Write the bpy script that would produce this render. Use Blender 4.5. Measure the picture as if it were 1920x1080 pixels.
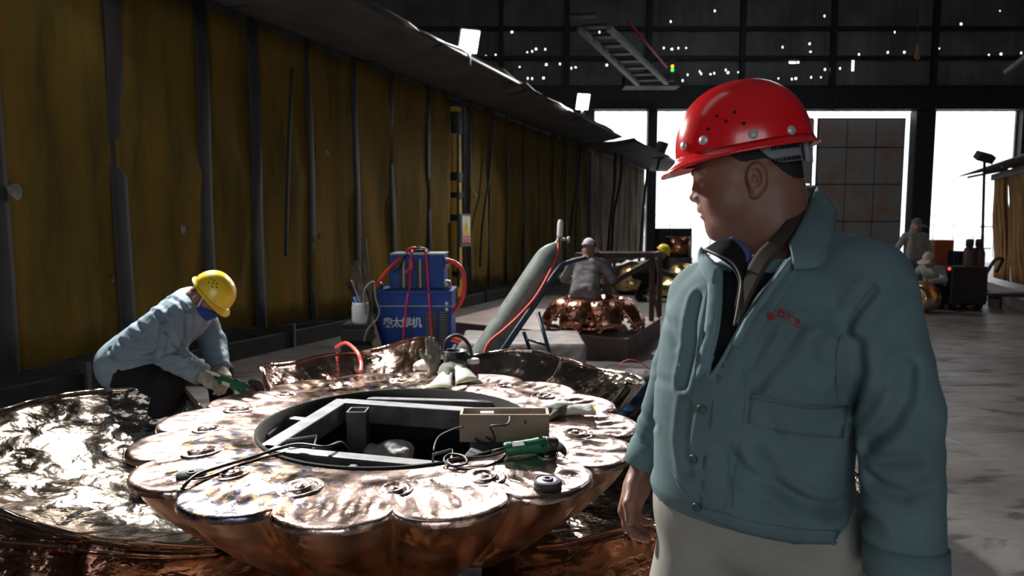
import bpy, bmesh, math, random
import numpy as np
from mathutils import Vector, Matrix, Euler
random.seed(7); RNG = np.random.default_rng(7)
for o in list(bpy.data.objects): bpy.data.objects.remove(o)
SC = bpy.context.scene; COL = SC.collection
# ---------------------------------------------------------------- camera
F = 1250.0; TP = 110.0/F; CP = 1/math.sqrt(1+TP*TP); SP = TP*CP; CH = 1.5
cam = bpy.data.cameras.new('camera'); camo = bpy.data.objects.new('camera', cam); COL.objects.link(camo)
cam.sensor_width = 36; cam.lens = 36*F/1920; cam.clip_start = .05; cam.clip_end = 500
camo.location = (0, 0, CH); camo.rotation_euler = (math.pi/2-math.atan(TP), 0, 0)
cam.dof.use_dof = True; cam.dof.focus_distance = 2.0; cam.dof.aperture_fstop = 4.5
SC.camera = camo
SC.view_settings.view_transform = 'Standard'; SC.view_settings.look = 'None'
SC.view_settings.exposure = 0; SC.view_settings.gamma = 1; SC.view_settings.use_curve_mapping = False
def ray(px, py):
    v = (540-py)/F
    return Vector(((px-960)/F, CP+SP*v, -SP+CP*v))
def at(px, py, Y):
    d = ray(px, py); return Vector((0, 0, CH)) + d*(Y/d.y)
def atz(px, py, z):
    d = ray(px, py); return Vector((0, 0, CH)) + d*((z-CH)/d.z)
# ---------------------------------------------------------------- world + big lights
w = bpy.data.worlds.new('sky'); SC.world = w; w.use_nodes = True
bg = w.node_tree.nodes['Background']; bg.inputs[0].default_value = (.93, .97, 1, 1); bg.inputs[1].default_value = 2.6
def area(name, loc, target, sx, sy, power, col=(1, 1, 1), spread=180):
    l = bpy.data.lights.new(name, 'AREA'); l.shape = 'RECTANGLE'; l.size = sx; l.size_y = sy
    l.energy = power; l.color = col; l.spread = math.radians(spread)
    o = bpy.data.objects.new(name, l); COL.objects.link(o); o.location = loc
    o.rotation_euler = (Vector(target)-Vector(loc)).to_track_quat('-Z', 'Y').to_euler()
    return o
# area lamps: unseen rear gate opening, and two fills added under the closed ceiling
area('daylight_rear_gate', (-1.5, -11.4, 4.0), (0, 4, .8), 7, 5, 20, (.9, .96, 1))
area('roof_fill_lamp', (-4, 2.5, 11.7), (-2.5, 2.8, 0), 2, 12, 75, (.92, .97, 1))  # unseen fill lamp added overhead; the ceiling has no opening here

area('roof_fill_lamp_far', (9, 20.0, 11.7), (9, 21.5, 0), 2, 12, 200, (.92, .97, 1))  # second unseen fill, added to brighten the far end of the hall
# ---------------------------------------------------------------- materials
MATS = {}
def mat(name, col, rough=.6, metal=0., var=.12, scale=6., bump=0., bscale=40., col2=None, rvar=0., coat=0., lo=.35, hi=.65, stretch=None, detail=4, spec=None):
    if name in MATS: return MATS[name]
    m = bpy.data.materials.new(name); m.use_nodes = True; nt = m.node_tree; N = nt.nodes; L = nt.links
    b = N['Principled BSDF']; b.inputs['Roughness'].default_value = rough; b.inputs['Metallic'].default_value = metal
    if coat: b.inputs['Coat Weight'].default_value = coat; b.inputs['Coat Roughness'].default_value = .12
    if spec is not None: b.inputs['Specular IOR Level'].default_value = spec
    tc = N.new('ShaderNodeTexCoord'); src = tc.outputs['Object']
    if stretch:
        mp = N.new('ShaderNodeMapping'); mp.inputs['Scale'].default_value = stretch; L.new(src, mp.inputs[0]); src = mp.outputs[0]
    n = N.new('ShaderNodeTexNoise'); n.inputs['Scale'].default_value = scale; n.inputs['Detail'].default_value = detail; L.new(src, n.inputs['Vector'])
    r = N.new('ShaderNodeValToRGB'); L.new(n.outputs['Fac'], r.inputs[0])
    c1 = [min(1, c*(1-var)) for c in col]; c2 = [min(1, c*(1+var)) for c in col] if col2 is None else list(col2)
    if col2 is not None: c1 = list(col)
    r.color_ramp.elements[0].position = lo; r.color_ramp.elements[1].position = hi
    r.color_ramp.elements[0].color = (*c1, 1); r.color_ramp.elements[1].color = (*c2, 1)
    L.new(r.outputs[0], b.inputs['Base Color'])
    if rvar:
        mr = N.new('ShaderNodeMapRange'); mr.inputs[3].default_value = max(.02, rough-rvar); mr.inputs[4].default_value = min(1, rough+rvar)
        L.new(n.outputs['Fac'], mr.inputs[0]); L.new(mr.outputs[0], b.inputs['Roughness'])
    if bump:
        n2 = N.new('ShaderNodeTexNoise'); n2.inputs['Scale'].default_value = bscale; n2.inputs['Detail'].default_value = 3; L.new(src, n2.inputs['Vector'])
        bp = N.new('ShaderNodeBump'); bp.inputs['Strength'].default_value = bump; bp.inputs['Distance'].default_value = .01
        L.new(n2.outputs['Fac'], bp.inputs['Height']); L.new(bp.outputs[0], b.inputs['Normal'])
    MATS[name] = m; return m
def glow(name, col, s):
    m = bpy.data.materials.new(name); m.use_nodes = True; b = m.node_tree.nodes['Principled BSDF']
    b.inputs['Base Color'].default_value = (*col, 1); b.inputs['Emission Color'].default_value = (*col, 1); b.inputs['Emission Strength'].default_value = s
    MATS[name] = m; return m

def bronze(name, c1, c2, rough=.22, hscale=16., hstr=.6, wav=3.0, heat=None, stretch=None, hdist=.012, nscale=9.):
    """hammered copper alloy: rosy metal, planished dimples, drifting hand-polish; heat = list of (centre, radius) of torch marks"""
    m = bpy.data.materials.new(name); m.use_nodes = True; nt = m.node_tree; N = nt.nodes; L = nt.links
    b = N['Principled BSDF']; b.inputs['Metallic'].default_value = 1
    tc = N.new('ShaderNodeTexCoord'); src = tc.outputs['Object']
    n = N.new('ShaderNodeTexNoise'); n.inputs['Scale'].default_value = wav; n.inputs['Detail'].default_value = 5; L.new(src, n.inputs[0])
    r = N.new('ShaderNodeValToRGB'); r.color_ramp.elements[0].position = .35; r.color_ramp.elements[1].position = .66
    r.color_ramp.elements[0].color = (*c1, 1); r.color_ramp.elements[1].color = (*c2, 1); L.new(n.outputs[0], r.inputs[0])
    colout = r.outputs[0]
    mr = N.new('ShaderNodeMapRange'); mr.inputs[1].default_value = .3; mr.inputs[2].default_value = .7
    mr.inputs[3].default_value = rough*.6; mr.inputs[4].default_value = rough*1.7
    n3 = N.new('ShaderNodeTexNoise'); n3.inputs['Scale'].default_value = wav*2.3; n3.inputs['Detail'].default_value = 3; L.new(src, n3.inputs[0]); L.new(n3.outputs[0], mr.inputs[0])
    rout = mr.outputs[0]
    if heat:
        tot = None
        for c, rad in heat:
            vd = N.new('ShaderNodeVectorMath'); vd.operation = 'DISTANCE'; L.new(src, vd.inputs[0]); vd.inputs[1].default_value = c
            q = N.new('ShaderNodeMapRange'); q.inputs[1].default_value = rad; q.inputs[2].default_value = rad*.55; L.new(vd.outputs['Value'], q.inputs[0])
            if tot is None: tot = q.outputs[0]
            else:
                a = N.new('ShaderNodeMath'); a.operation = 'MAXIMUM'; L.new(tot, a.inputs[0]); L.new(q.outputs[0], a.inputs[1]); tot = a.outputs[0]
        nh = N.new('ShaderNodeTexNoise'); nh.inputs['Scale'].default_value = 21; nh.inputs['Detail'].default_value = 6; L.new(src, nh.inputs[0])
        rh = N.new('ShaderNodeValToRGB'); e = rh.color_ramp.elements
        e[0].position = .40; e[0].color = (.09, .09, .13, 1); e[1].position = .66; e[1].color = (.85, .66, .55, 1)
        x = e.new(.47); x.color = (.26, .24, .29, 1); x = e.new(.52); x.color = (.62, .33, .18, 1); x = e.new(.58); x.color = (.74, .54, .34, 1)
        L.new(nh.outputs[0], rh.inputs[0])
        mx = N.new('ShaderNodeMix'); mx.data_type = 'RGBA'; L.new(tot, mx.inputs[0]); L.new(colout, mx.inputs[6]); L.new(rh.outputs[0], mx.inputs[7]); colout = mx.outputs[2]
    L.new(colout, b.inputs['Base Color']); L.new(rout, b.inputs['Roughness'])
    # dimples
    wv = N.new('ShaderNodeVectorMath'); wv.operation = 'ADD'; n4 = N.new('ShaderNodeTexNoise'); n4.inputs['Scale'].default_value = 6; L.new(src, n4.inputs[0])
    sc = N.new('ShaderNodeVectorMath'); sc.operation = 'SCALE'; sc.inputs['Scale'].default_value = .12; L.new(n4.outputs['Color'], sc.inputs[0])
    L.new(src, wv.inputs[0]); L.new(sc.outputs[0], wv.inputs[1]); vec = wv.outputs[0]
    if stretch:
        mp = N.new('ShaderNodeMapping'); mp.inputs['Scale'].default_value = stretch; L.new(vec, mp.inputs[0]); vec = mp.outputs[0]
    v = N.new('ShaderNodeTexVoronoi'); v.feature = 'SMOOTH_F1'; v.inputs['Scale'].default_value = hscale; v.inputs['Smoothness'].default_value = .6; L.new(vec, v.inputs['Vector'])
    n5 = N.new('ShaderNodeTexNoise'); n5.inputs['Scale'].default_value = nscale; n5.inputs['Detail'].default_value = 4; L.new(vec, n5.inputs['Vector'])
    ad = N.new('ShaderNodeMath'); ad.operation = 'MULTIPLY_ADD'; ad.inputs[1].default_value = .9; L.new(n5.outputs[0], ad.inputs[0]); L.new(v.outputs['Distance'], ad.inputs[2])
    bp = N.new('ShaderNodeBump'); bp.inputs['Strength'].default_value = hstr; bp.inputs['Distance'].default_value = hdist
    L.new(ad.outputs[0], bp.inputs['Height']); L.new(bp.outputs[0], b.inputs['Normal'])
    MATS[name] = m; return m

# ---------------------------------------------------------------- object helpers
def tag(o, label=None, cat=None, group=None, kind=None):
    if label: o['label'] = label
    if cat: o['category'] = cat
    if group: o['group'] = group
    if kind: o['kind'] = kind
    return o
def thing(name, loc=(0, 0, 0), label=None, cat=None, group=None, rotz=0., kind=None):
    o = bpy.data.objects.new(name, None); o.empty_display_size = .1; COL.objects.link(o)
    o.location = loc; o.rotation_euler = (0, 0, rotz); tag(o, label, cat, group, kind)
    return o
def pmat(p):
    m = Matrix.Identity(4)
    while p is not None:
        m = Matrix.LocRotScale(p.location, p.rotation_euler, p.scale) @ m; p = p.parent
    return m
def link_mesh(name, me, m, parent=None, world=True):
    """mesh in world coordinates; moved into the parent's frame (top-level: origin at its base centre)"""
    o = bpy.data.objects.new(name, me); COL.objects.link(o)
    if m is not None: me.materials.append(m if not isinstance(m, str) else MATS[m])
    if parent is not None:
        o.parent = parent
        if world: me.transform(pmat(parent).inverted())
    elif world and len(me.vertices):
        co = np.empty(len(me.vertices)*3, np.float32); me.vertices.foreach_get('co', co); co = co.reshape(-1, 3)
        lo, hi = co.min(0), co.max(0); c = Vector((float(lo[0]+hi[0])/2, float(lo[1]+hi[1])/2, float(lo[2])))
        me.transform(Matrix.Translation(-c)); o.location = c
    return o
class MB:
    def __init__(s): s.v = []; s.f = []; s.sm = []; s.M = Matrix.Identity(4)
    def add(s, vs, fs, smooth=False):
        b = len(s.v); s.v += [s.M @ Vector(p) for p in vs]; s.f += [tuple(i+b for i in f) for f in fs]; s.sm += [smooth]*len(fs)
        return s
    def box(s, c, d, rot=None, taper=1.):
        R = rot.to_matrix() if isinstance(rot, Euler) else (rot if rot is not None else Matrix.Identity(3))
        vs = []
        for sz in (-1, 1):
            k = taper if sz > 0 else 1
            for sx, sy in ((-1, -1), (1, -1), (1, 1), (-1, 1)):
                vs.append(Vector(c)+R @ Vector((sx*d[0]/2*k, sy*d[1]/2*k, sz*d[2]/2)))
        return s.add(vs, [(3, 2, 1, 0), (4, 5, 6, 7), (0, 1, 5, 4), (1, 2, 6, 5), (2, 3, 7, 6), (3, 0, 4, 7)])
    def bar(s, a, b, w, h, up=(0, 0, 1), inset=False):
        a, b = Vector(a), Vector(b); d = (b-a); ln = d.length; d = d.normalized(); u = Vector(up)
        if abs(d.dot(u)) > .99: u = Vector((1, 0, 0))
        x = d.cross(u).normalized(); z = x.cross(d).normalized()
        R = Matrix((x, d, z)).transposed()
        return s.box((a+b)/2, (w, ln, h), R)
    def tube(s, pts, r, n=8, caps=True, smooth=True):
        pts = [Vector(p) for p in pts]; rs = r if isinstance(r, (list, tuple)) else [r]*len(pts)
        vs = []; fs = []; ref = None
        for i, p in enumerate(pts):
            t = (pts[min(i+1, len(pts)-1)]-pts[max(i-1, 0)])
            t = t.normalized() if t.length > 1e-9 else Vector((0, 0, 1))
            if ref is None: ref = Vector((0, 0, 1)) if abs(t.z) < .9 else Vector((1, 0, 0))
            x = t.cross(ref); x = x.normalized() if x.length > 1e-6 else t.orthogonal().normalized()
            y = x.cross(t).normalized(); ref = y
            for k in range(n):
                a = 2*math.pi*k/n; vs.append(p+(x*math.cos(a)+y*math.sin(a))*rs[i])
        for i in range(len(pts)-1):
            for k in range(n):
                k2 = (k+1) % n; fs.append((i*n+k, (i+1)*n+k, (i+1)*n+k2, i*n+k2))
        if caps: fs += [tuple(range(n)), tuple(reversed(range((len(pts)-1)*n, len(pts)*n)))]
        return s.add(vs, fs, smooth)
    def lathe(s, prof, c=(0, 0, 0), n=20, axis=None, smooth=True, closed=False):
        """prof: list of (r, h)"""
        ax = Vector(axis).normalized() if axis is not None else Vector((0, 0, 1))
        x = ax.orthogonal().normalized(); y = ax.cross(x); c = Vector(c); vs = []; fs = []
        for r, h in prof:
            for k in range(n):
                a = 2*math.pi*k/n; vs.append(c+ax*h+(x*math.cos(a)+y*math.sin(a))*r)
        m = len(prof)
        for i in range(m-1+(1 if closed else 0)):
            j = (i+1) % m
            for k in range(n):
                k2 = (k+1) % n; fs.append((i*n+k, i*n+k2, j*n+k2, j*n+k))
        if not closed:
            if prof[0][0] > 1e-6: fs.append(tuple(reversed(range(n))))
            if prof[-1][0] > 1e-6: fs.append(tuple(range((m-1)*n, m*n)))
        return s.add(vs, fs, smooth)
    def prism(s, poly, off, smooth=False):
        """poly: 3D points, extruded by vector off"""
        off = Vector(off); n = len(poly); vs = [Vector(p) for p in poly]+[Vector(p)+off for p in poly]
        return s.add(vs, [tuple(range(n)), tuple(reversed(range(n, 2*n)))]+[(i, i+n, (i+1) % n+n, (i+1) % n) for i in range(n)], smooth)
    def grid(s, P, closed_u=False, smooth=True, flip=False):
        nu, nv = len(P), len(P[0]); vs = [p for row in P for p in row]; fs = []
        for i in range(nu-(0 if closed_u else 1)):
            i2 = (i+1) % nu
            for j in range(nv-1):
                q = (i*nv+j, i2*nv+j, i2*nv+j+1, i*nv+j+1); fs.append(q[::-1] if flip else q)
        return s.add(vs, fs, smooth)
    def shell(s, P, th, smooth=True):
        """thick sheet from a grid of points"""
        nu, nv = len(P), len(P[0]); P = [[Vector(p) for p in r] for r in P]; Q = []
        for i in range(nu):
            row = []
            for j in range(nv):
                du = P[min(i+1, nu-1)][j]-P[max(i-1, 0)][j]; dv = P[i][min(j+1, nv-1)]-P[i][max(j-1, 0)]
                nn = du.cross(dv); nn = nn.normalized() if nn.length > 1e-12 else Vector((0, 0, 1)); row.append(P[i][j]-nn*th)
            Q.append(row)
        s.grid(P, smooth=smooth); s.grid(Q, smooth=smooth, flip=True)
        b = len(s.v)-2*nu*nv; fs = []
        idx = [(i, 0) for i in range(nu)]+[(nu-1, j) for j in range(1, nv)]+[(i, nv-1) for i in range(nu-2, -1, -1)]+[(0, j) for j in range(nv-2, 0, -1)]
        for k in range(len(idx)):
            (i, j), (i2, j2) = idx[k], idx[(k+1) % len(idx)]
            a0, a1 = b+i*nv+j, b+i2*nv+j2; s.f.append((a1, a0, a0+nu*nv, a1+nu*nv)); s.sm.append(False)
        return s
    def mesh(s, name='m'):
        me = bpy.data.meshes.new(name); me.from_pydata([tuple(v) for v in s.v], [], s.f)
        me.polygons.foreach_set('use_smooth', s.sm); me.update(); return me
    def build(s, name, m, parent=None, world=True, bevel=0., seg=2):
        o = link_mesh(name, s.mesh(name), m, parent, world)
        if bevel:
            bv = o.modifiers.new('bevel', 'BEVEL'); bv.width = bevel; bv.segments = seg; bv.limit_method = 'ANGLE'; bv.angle_limit = math.radians(40)
        return o
def copy_tree(o, parent=None):
    c = o.copy(); COL.objects.link(c); c.parent = parent
    for ch in list(o.children): copy_tree(ch, c)
    return c
def smooth_path(pts, n=8):
    """Catmull-Rom through pts"""
    P = [Vector(p) for p in pts]; out = []
    for i in range(len(P)-1):
        p0, p1, p2, p3 = P[max(i-1, 0)], P[i], P[i+1], P[min(i+2, len(P)-1)]
        for k in range(n):
            t = k/n; out.append(.5*((2*p1)+(p2-p0)*t+(2*p0-5*p1+4*p2-p3)*t*t+(3*p1-p0-3*p2+p3)*t**3))
    return out+[P[-1]]
def text_mesh(txt, size, M, name, m, parent, extrude=.0006, offset=0.):
    cu = bpy.data.curves.new(name, 'FONT'); cu.body = txt; cu.size = size; cu.align_x = 'CENTER'; cu.align_y = 'CENTER'; cu.extrude = extrude; cu.offset = offset
    o = bpy.data.objects.new(name, cu); COL.objects.link(o)
    bpy.context.view_layer.update()
    me = bpy.data.meshes.new_from_object(o.evaluated_get(bpy.context.evaluated_depsgraph_get()))
    bpy.data.objects.remove(o); bpy.data.curves.remove(cu)
    me.materials.clear(); me.transform(M)
    return link_mesh(name, me, m, parent)
def frame_M(origin, xdir, ydir):
    x = Vector(xdir).normalized(); y = Vector(ydir); y = (y-x*y.dot(x)).normalized(); z = x.cross(y)
    M = Matrix((x, y, z)).transposed().to_4x4(); M.translation = Vector(origin); return M
# ---------------------------------------------------------------- signed-distance modelling (smooth bodies)
def V3(p): return np.array([p[0], p[1], p[2]], np.float32)
def s_cap(P, a, b, ra, rb=None):
    rb = ra if rb is None else rb; a, b = V3(a), V3(b); ab = b-a; t = np.clip(((P-a)@ab)/max(1e-9, float(ab@ab)), 0, 1)
    return np.linalg.norm(P-a-t[:, None]*ab, axis=1)-(ra+(rb-ra)*t)
def s_ell(P, c, r, R=None):
    q = P-V3(c)
    if R is not None: q = q@R
    r = V3(r); k = np.linalg.norm(q/r, axis=1); k2 = np.linalg.norm(q/(r*r), axis=1)
    return k*(k-1)/np.maximum(k2, 1e-6)
def s_box(P, c, h, R=None, rd=0.):
    q = P-V3(c)
    if R is not None: q = q@R
    q = np.abs(q)-V3(h)+rd
    return np.linalg.norm(np.maximum(q, 0), axis=1)+np.minimum(q.max(1), 0)-rd
def smin(a, b, k):
    h = np.clip(.5+.5*(b-a)/k, 0, 1); return b+(a-b)*h-k*h*(1-h)
def smax(a, b, k): return -smin(-a, -b, k)
def seg_dist(P, a, b):
    a, b = V3(a), V3(b); ab = b-a; t = np.clip(((P-a)@ab)/max(1e-9, float(ab@ab)), 0, 1)
    return np.linalg.norm(P-a-t[:, None]*ab, axis=1)
def s_path(P, pts, r):
    """grooves / folds: distance to a polyline"""
    d = None
    for a, b in zip(pts[:-1], pts[1:]):
        e = seg_dist(P, a, b); d = e if d is None else np.minimum(d, e)
    return d
def fnoise(P, s, seed=0):
    """cheap smooth pseudo-noise from rotated sines"""
    rg = np.random.default_rng(seed); out = np.zeros(len(P), np.float32)
    for k in range(6):
        d = rg.normal(size=3); d /= np.linalg.norm(d); out += np.sin((P@d.astype(np.float32))*s*(.6+.25*k)+rg.uniform(0, 6.28)+1.3*np.sin(P@rg.normal(size=3).astype(np.float32)*s*.4))
    return out/6
def sdf_mesh(name, fn, lo, hi, h):
    """naive surface nets of fn(P)<0 on a grid of step h"""
    lo = np.array(lo, np.float32); hi = np.array(hi, np.float32); n = np.ceil((hi-lo)/h).astype(int)+1
    ax = [lo[i]+h*np.arange(n[i], dtype=np.float32) for i in range(3)]
    # coarse pass: only blocks near the surface are sampled finely
    B = 4; nb = -(-n//B); ctr = [lo[i]+h*(B*np.arange(nb[i], dtype=np.float32)+(B-1)/2) for i in range(3)]
    G = np.stack(np.meshgrid(*ctr, indexing='ij'), -1).reshape(-1, 3).astype(np.float32); c = np.concatenate([fn(g_) for g_ in np.array_split(G, max(1, len(G)//60000))])
    D = np.repeat(np.repeat(np.repeat(c.reshape(nb), B, 0), B, 1), B, 2).astype(np.float32)
    hot = np.argwhere((np.abs(c) < 1.6*1.74*B*h/2+.014).reshape(nb))
    oo = np.stack(np.meshgrid(*[np.arange(B)]*3, indexing='ij'), -1).reshape(-1, 3)
    I = (hot[:, None, :]*B+oo[None]).reshape(-1, 3)
    for k in np.array_split(np.arange(len(I)), max(1, len(I)//60000)):
        ii = I[k]
        if len(ii): D[ii[:, 0], ii[:, 1], ii[:, 2]] = fn((lo+h*ii).astype(np.float32))
    D = np.ascontiguousarray(D[:n[0], :n[1], :n[2]])
    S = D < 0
    cs = S[:-1, :-1, :-1].astype(np.int8)
    corner = [(a, b, c) for a in (0, 1) for b in (0, 1) for c in (0, 1)]
    sl = lambda A, o: A[o[0]:A.shape[0]-1+o[0], o[1]:A.shape[1]-1+o[1], o[2]:A.shape[2]-1+o[2]]
    cnt = sum(sl(S, o).astype(np.int8) for o in corner)
    act = (cnt > 0) & (cnt < 8); idx = -np.ones(act.shape, np.int64); cells = np.argwhere(act); idx[act] = np.arange(len(cells))
    acc = np.zeros((len(cells), 3), np.float32); num = np.zeros(len(cells), np.float32)
    ci, cj, ck = cells.T
    for a in corner:
        for d in range(3):
            if a[d]: continue
            b = list(a); b[d] = 1
            da = D[ci+a[0], cj+a[1], ck+a[2]]; db = D[ci+b[0], cj+b[1], ck+b[2]]
            x = (da < 0) != (db < 0); t = np.where(x, da/np.where(x, da-db, 1), 0)
            p = np.tile(np.array(a, np.float32), (len(cells), 1)); p[:, d] += t
            acc += p*x[:, None]; num += x
    V = lo+h*(cells+acc/np.maximum(num, 1)[:, None])
    Q = []
    for d in range(3):
        e1, e2 = [(1, 2), (2, 0), (0, 1)][d]
        A = S.take(range(0, n[d]-1), d); B = S.take(range(1, n[d]), d)
        ch = np.argwhere(A != B)
        ok = (ch[:, e1] > 0) & (ch[:, e2] > 0) & (ch[:, e1] < n[e1]-1) & (ch[:, e2] < n[e2]-1); ch = ch[ok]
        def cell(o1, o2):
            c = ch.copy(); c[:, e1] += o1; c[:, e2] += o2; return idx[c[:, 0], c[:, 1], c[:, 2]]
        q = np.stack([cell(-1, -1), cell(0, -1), cell(0, 0), cell(-1, 0)], 1)
        inside = S[ch[:, 0], ch[:, 1], ch[:, 2]]
        q[~inside] = q[~inside][:, ::-1]; Q.append(q)
    Q = np.concatenate(Q)
    me = bpy.data.meshes.new(name); me.vertices.add(len(V)); me.vertices.foreach_set('co', V.astype(np.float32).ravel())
    me.loops.add(len(Q)*4); me.loops.foreach_set('vertex_index', Q.ravel().astype(np.int32)); me.polygons.add(len(Q))
    me.polygons.foreach_set('loop_start', (np.arange(len(Q))*4).astype(np.int32))
    me.update(calc_edges=True); me.polygons.foreach_set('use_smooth', np.ones(len(Q), bool)); me.validate(); me.update()
    return me
def trace(fn, px, py, y0, y1, n=400):
    """first point along the pixel's sight line where fn < 0"""
    Ys = np.linspace(y0, y1, n); d = np.array(ray(px, py)); P = (np.array([0, 0, CH])+d[None]*(Ys/d[1])[:, None]).astype(np.float32)
    v = fn(P); k = np.argmax(v < 0)
    if v[k] >= 0: k = int(np.argmin(v))
    return Vector([float(c) for c in P[k]])
def grad(fn, p, e=.004):
    B = np.tile(np.array(p, np.float32), (6, 1))
    for i in range(3): B[2*i, i] += e; B[2*i+1, i] -= e
    v = fn(B); return Vector((float(v[0]-v[1]), float(v[2]-v[3]), float(v[4]-v[5]))).normalized()
# ================================================================ SETTING
def floor_mat():
    m = bpy.data.materials.new('worn_concrete'); m.use_nodes = True; N = m.node_tree.nodes; L = m.node_tree.links; b = N['Principled BSDF']
    tc = N.new('ShaderNodeTexCoord'); src = tc.outputs['Object']
    n = N.new('ShaderNodeTexNoise'); n.inputs['Scale'].default_value = .9; n.inputs['Detail'].default_value = 8; n.inputs['Roughness'].default_value = .62; L.new(src, n.inputs[0])
    r = N.new('ShaderNodeValToRGB'); e = r.color_ramp.elements; e[0].position = .3; e[0].color = (.066, .059, .058, 1); e[1].position = .72; e[1].color = (.20, .188, .19, 1)
    L.new(n.outputs[0], r.inputs[0])
    mp = N.new('ShaderNodeMapping'); mp.inputs['Scale'].default_value = (1.1, 2.6, 1); L.new(src, mp.inputs[0])
    c = N.new('ShaderNodeTexNoise'); c.inputs['Scale'].default_value = 2.2; c.inputs['Detail'].default_value = 5; c.inputs['Distortion'].default_value = .6; L.new(mp.outputs[0], c.inputs[0])
    cr = N.new('ShaderNodeValToRGB'); e = cr.color_ramp.elements; e[0].position = .36; e[0].color = (.30, .24, .21, 1); e[1].position = .44; e[1].color = (1, 1, 1, 1); L.new(c.outputs[0], cr.inputs[0])
    mx = N.new('ShaderNodeMix'); mx.data_type = 'RGBA'; mx.blend_type = 'MULTIPLY'; mx.inputs[0].default_value = .8; L.new(r.outputs[0], mx.inputs[6]); L.new(cr.outputs[0], mx.inputs[7])
    # pale paint smears
    mp2 = N.new('ShaderNodeMapping'); mp2.inputs['Scale'].default_value = (3, 1.2, 1); mp2.inputs['Rotation'].default_value = (0, 0, .5); L.new(src, mp2.inputs[0])
    p = N.new('ShaderNodeTexNoise'); p.inputs['Scale'].default_value = 1.3; p.inputs['Detail'].default_value = 3; L.new(mp2.outputs[0], p.inputs[0])
    pr = N.new('ShaderNodeValToRGB'); e = pr.color_ramp.elements; e[0].position = .68; e[0].color = (0, 0, 0, 1); e[1].position = .72; e[1].color = (.5, .5, .5, 1); L.new(p.outputs[0], pr.inputs[0])
    mx2 = N.new('ShaderNodeMix'); mx2.data_type = 'RGBA'; L.new(pr.outputs[0], mx2.inputs[0]); L.new(mx.outputs[2], mx2.inputs[6]); mx2.inputs[7].default_value = (.22, .28, .28, 1)
    L.new(mx2.outputs[2], b.inputs['Base Color'])
    mr = N.new('ShaderNodeMapRange'); mr.inputs[3].default_value = .58; mr.inputs[4].default_value = .3; L.new(c.outputs[0], mr.inputs[0]); L.new(mr.outputs[0], b.inputs['Roughness'])
    bp = N.new('ShaderNodeBump'); bp.inputs['Strength'].default_value = .5; bp.inputs['Distance'].default_value = .02; L.new(c.outputs[0], bp.inputs['Height']); L.new(bp.outputs[0], b.inputs['Normal'])
    MATS['floor'] = m; return m
floor_mat()
mat('sheet_dark', (.20, .20, .205), .7, var=.3, scale=.6)
mat('steel_black', (.028, .029, .033), .6, var=.3)
mat('steel_grey', (.16, .16, .165), .5, metal=.4, var=.25, scale=9)
mat('girder_grey', (.28, .28, .30), .6, var=.15)
mat('rust_door', (.40, .38, .37), .7, col2=(.45, .25, .14), scale=1.1, lo=.45, hi=.7)
mat('outside_ground', (.5, .5, .5), .9)
mat('red_paint', (.55, .03, .03), .5)
mat('rust', (.085, .04, .028), .75, col2=(.05, .032, .028), scale=7, bump=.2)
mat('rust_light', (.16, .075, .05), .75, col2=(.085, .045, .035), scale=7, bump=.2)

def quad(name, pts, m, kind='structure'):
    b = MB(); b.add(pts, [tuple(range(len(pts)))]); return tag(b.build(name, m), kind=kind)
quad('floor', [(-12, -12, 0), (24, -12, 0), (24, 30, 0), (-12, 30, 0)], 'floor')
quad('ground', [(-150, 30, -.02), (150, 30, -.02), (150, 160, -.02), (-150, 160, -.02)], 'outside_ground')
# roof and outer walls of the hall
b = MB()
b.box((6, 9, 12.1), (37, 43, .15)); tag(b.build('ceiling', 'sheet_dark'), kind='structure')
b = MB(); b.box((24.1, 9, 6), (.15, 43, 12.2)); tag(b.build('wall_right', 'sheet_dark'), kind='structure')
b = MB(); b.box((-12.1, 9, 6), (.15, 43, 12.2)); tag(b.build('wall_left', 'sheet_dark'), kind='structure')
b = MB()
b.box((-8.6, -12.1, 6), (7, .15, 12.2)); b.box((13.1, -12.1, 6), (22, .15, 12.2)); b.box((-1.5, -12.1, 9.3), (7.2, .15, 5.6))
tag(b.build('wall_rear', 'sheet_dark'), kind='structure')

wn = thing('fill_lamp_frame_1', (-4, 2.5, 11.8), kind='structure')  # bars round an added fill lamp; no opening is cut above
for sx, sy, dx_, dy_ in ((-1.1, 0, .15, 12.4), (1.1, 0, .15, 12.4), (0, -6.1, 2.3, .15), (0, 6.1, 2.3, .15)):
    b = MB(); b.box((-4+sx, 2.5+sy, 11.86), (dx_, dy_, .3)); b.build('frame_bar', 'steel_black', wn)
wn = thing('fill_lamp_frame_2', (9, 20, 11.8), kind='structure')  # same added surround for the far fill lamp, ceiling closed over it
for sx, sy, dx_, dy_ in ((-1.1, 0, .15, 12.4), (1.1, 0, .15, 12.4), (0, -6.1, 2.3, .15), (0, 6.1, 2.3, .15)):
    b = MB(); b.box((9+sx, 20+sy, 11.86), (dx_, dy_, .3)); b.build('frame_bar', 'steel_black', wn)
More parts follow.
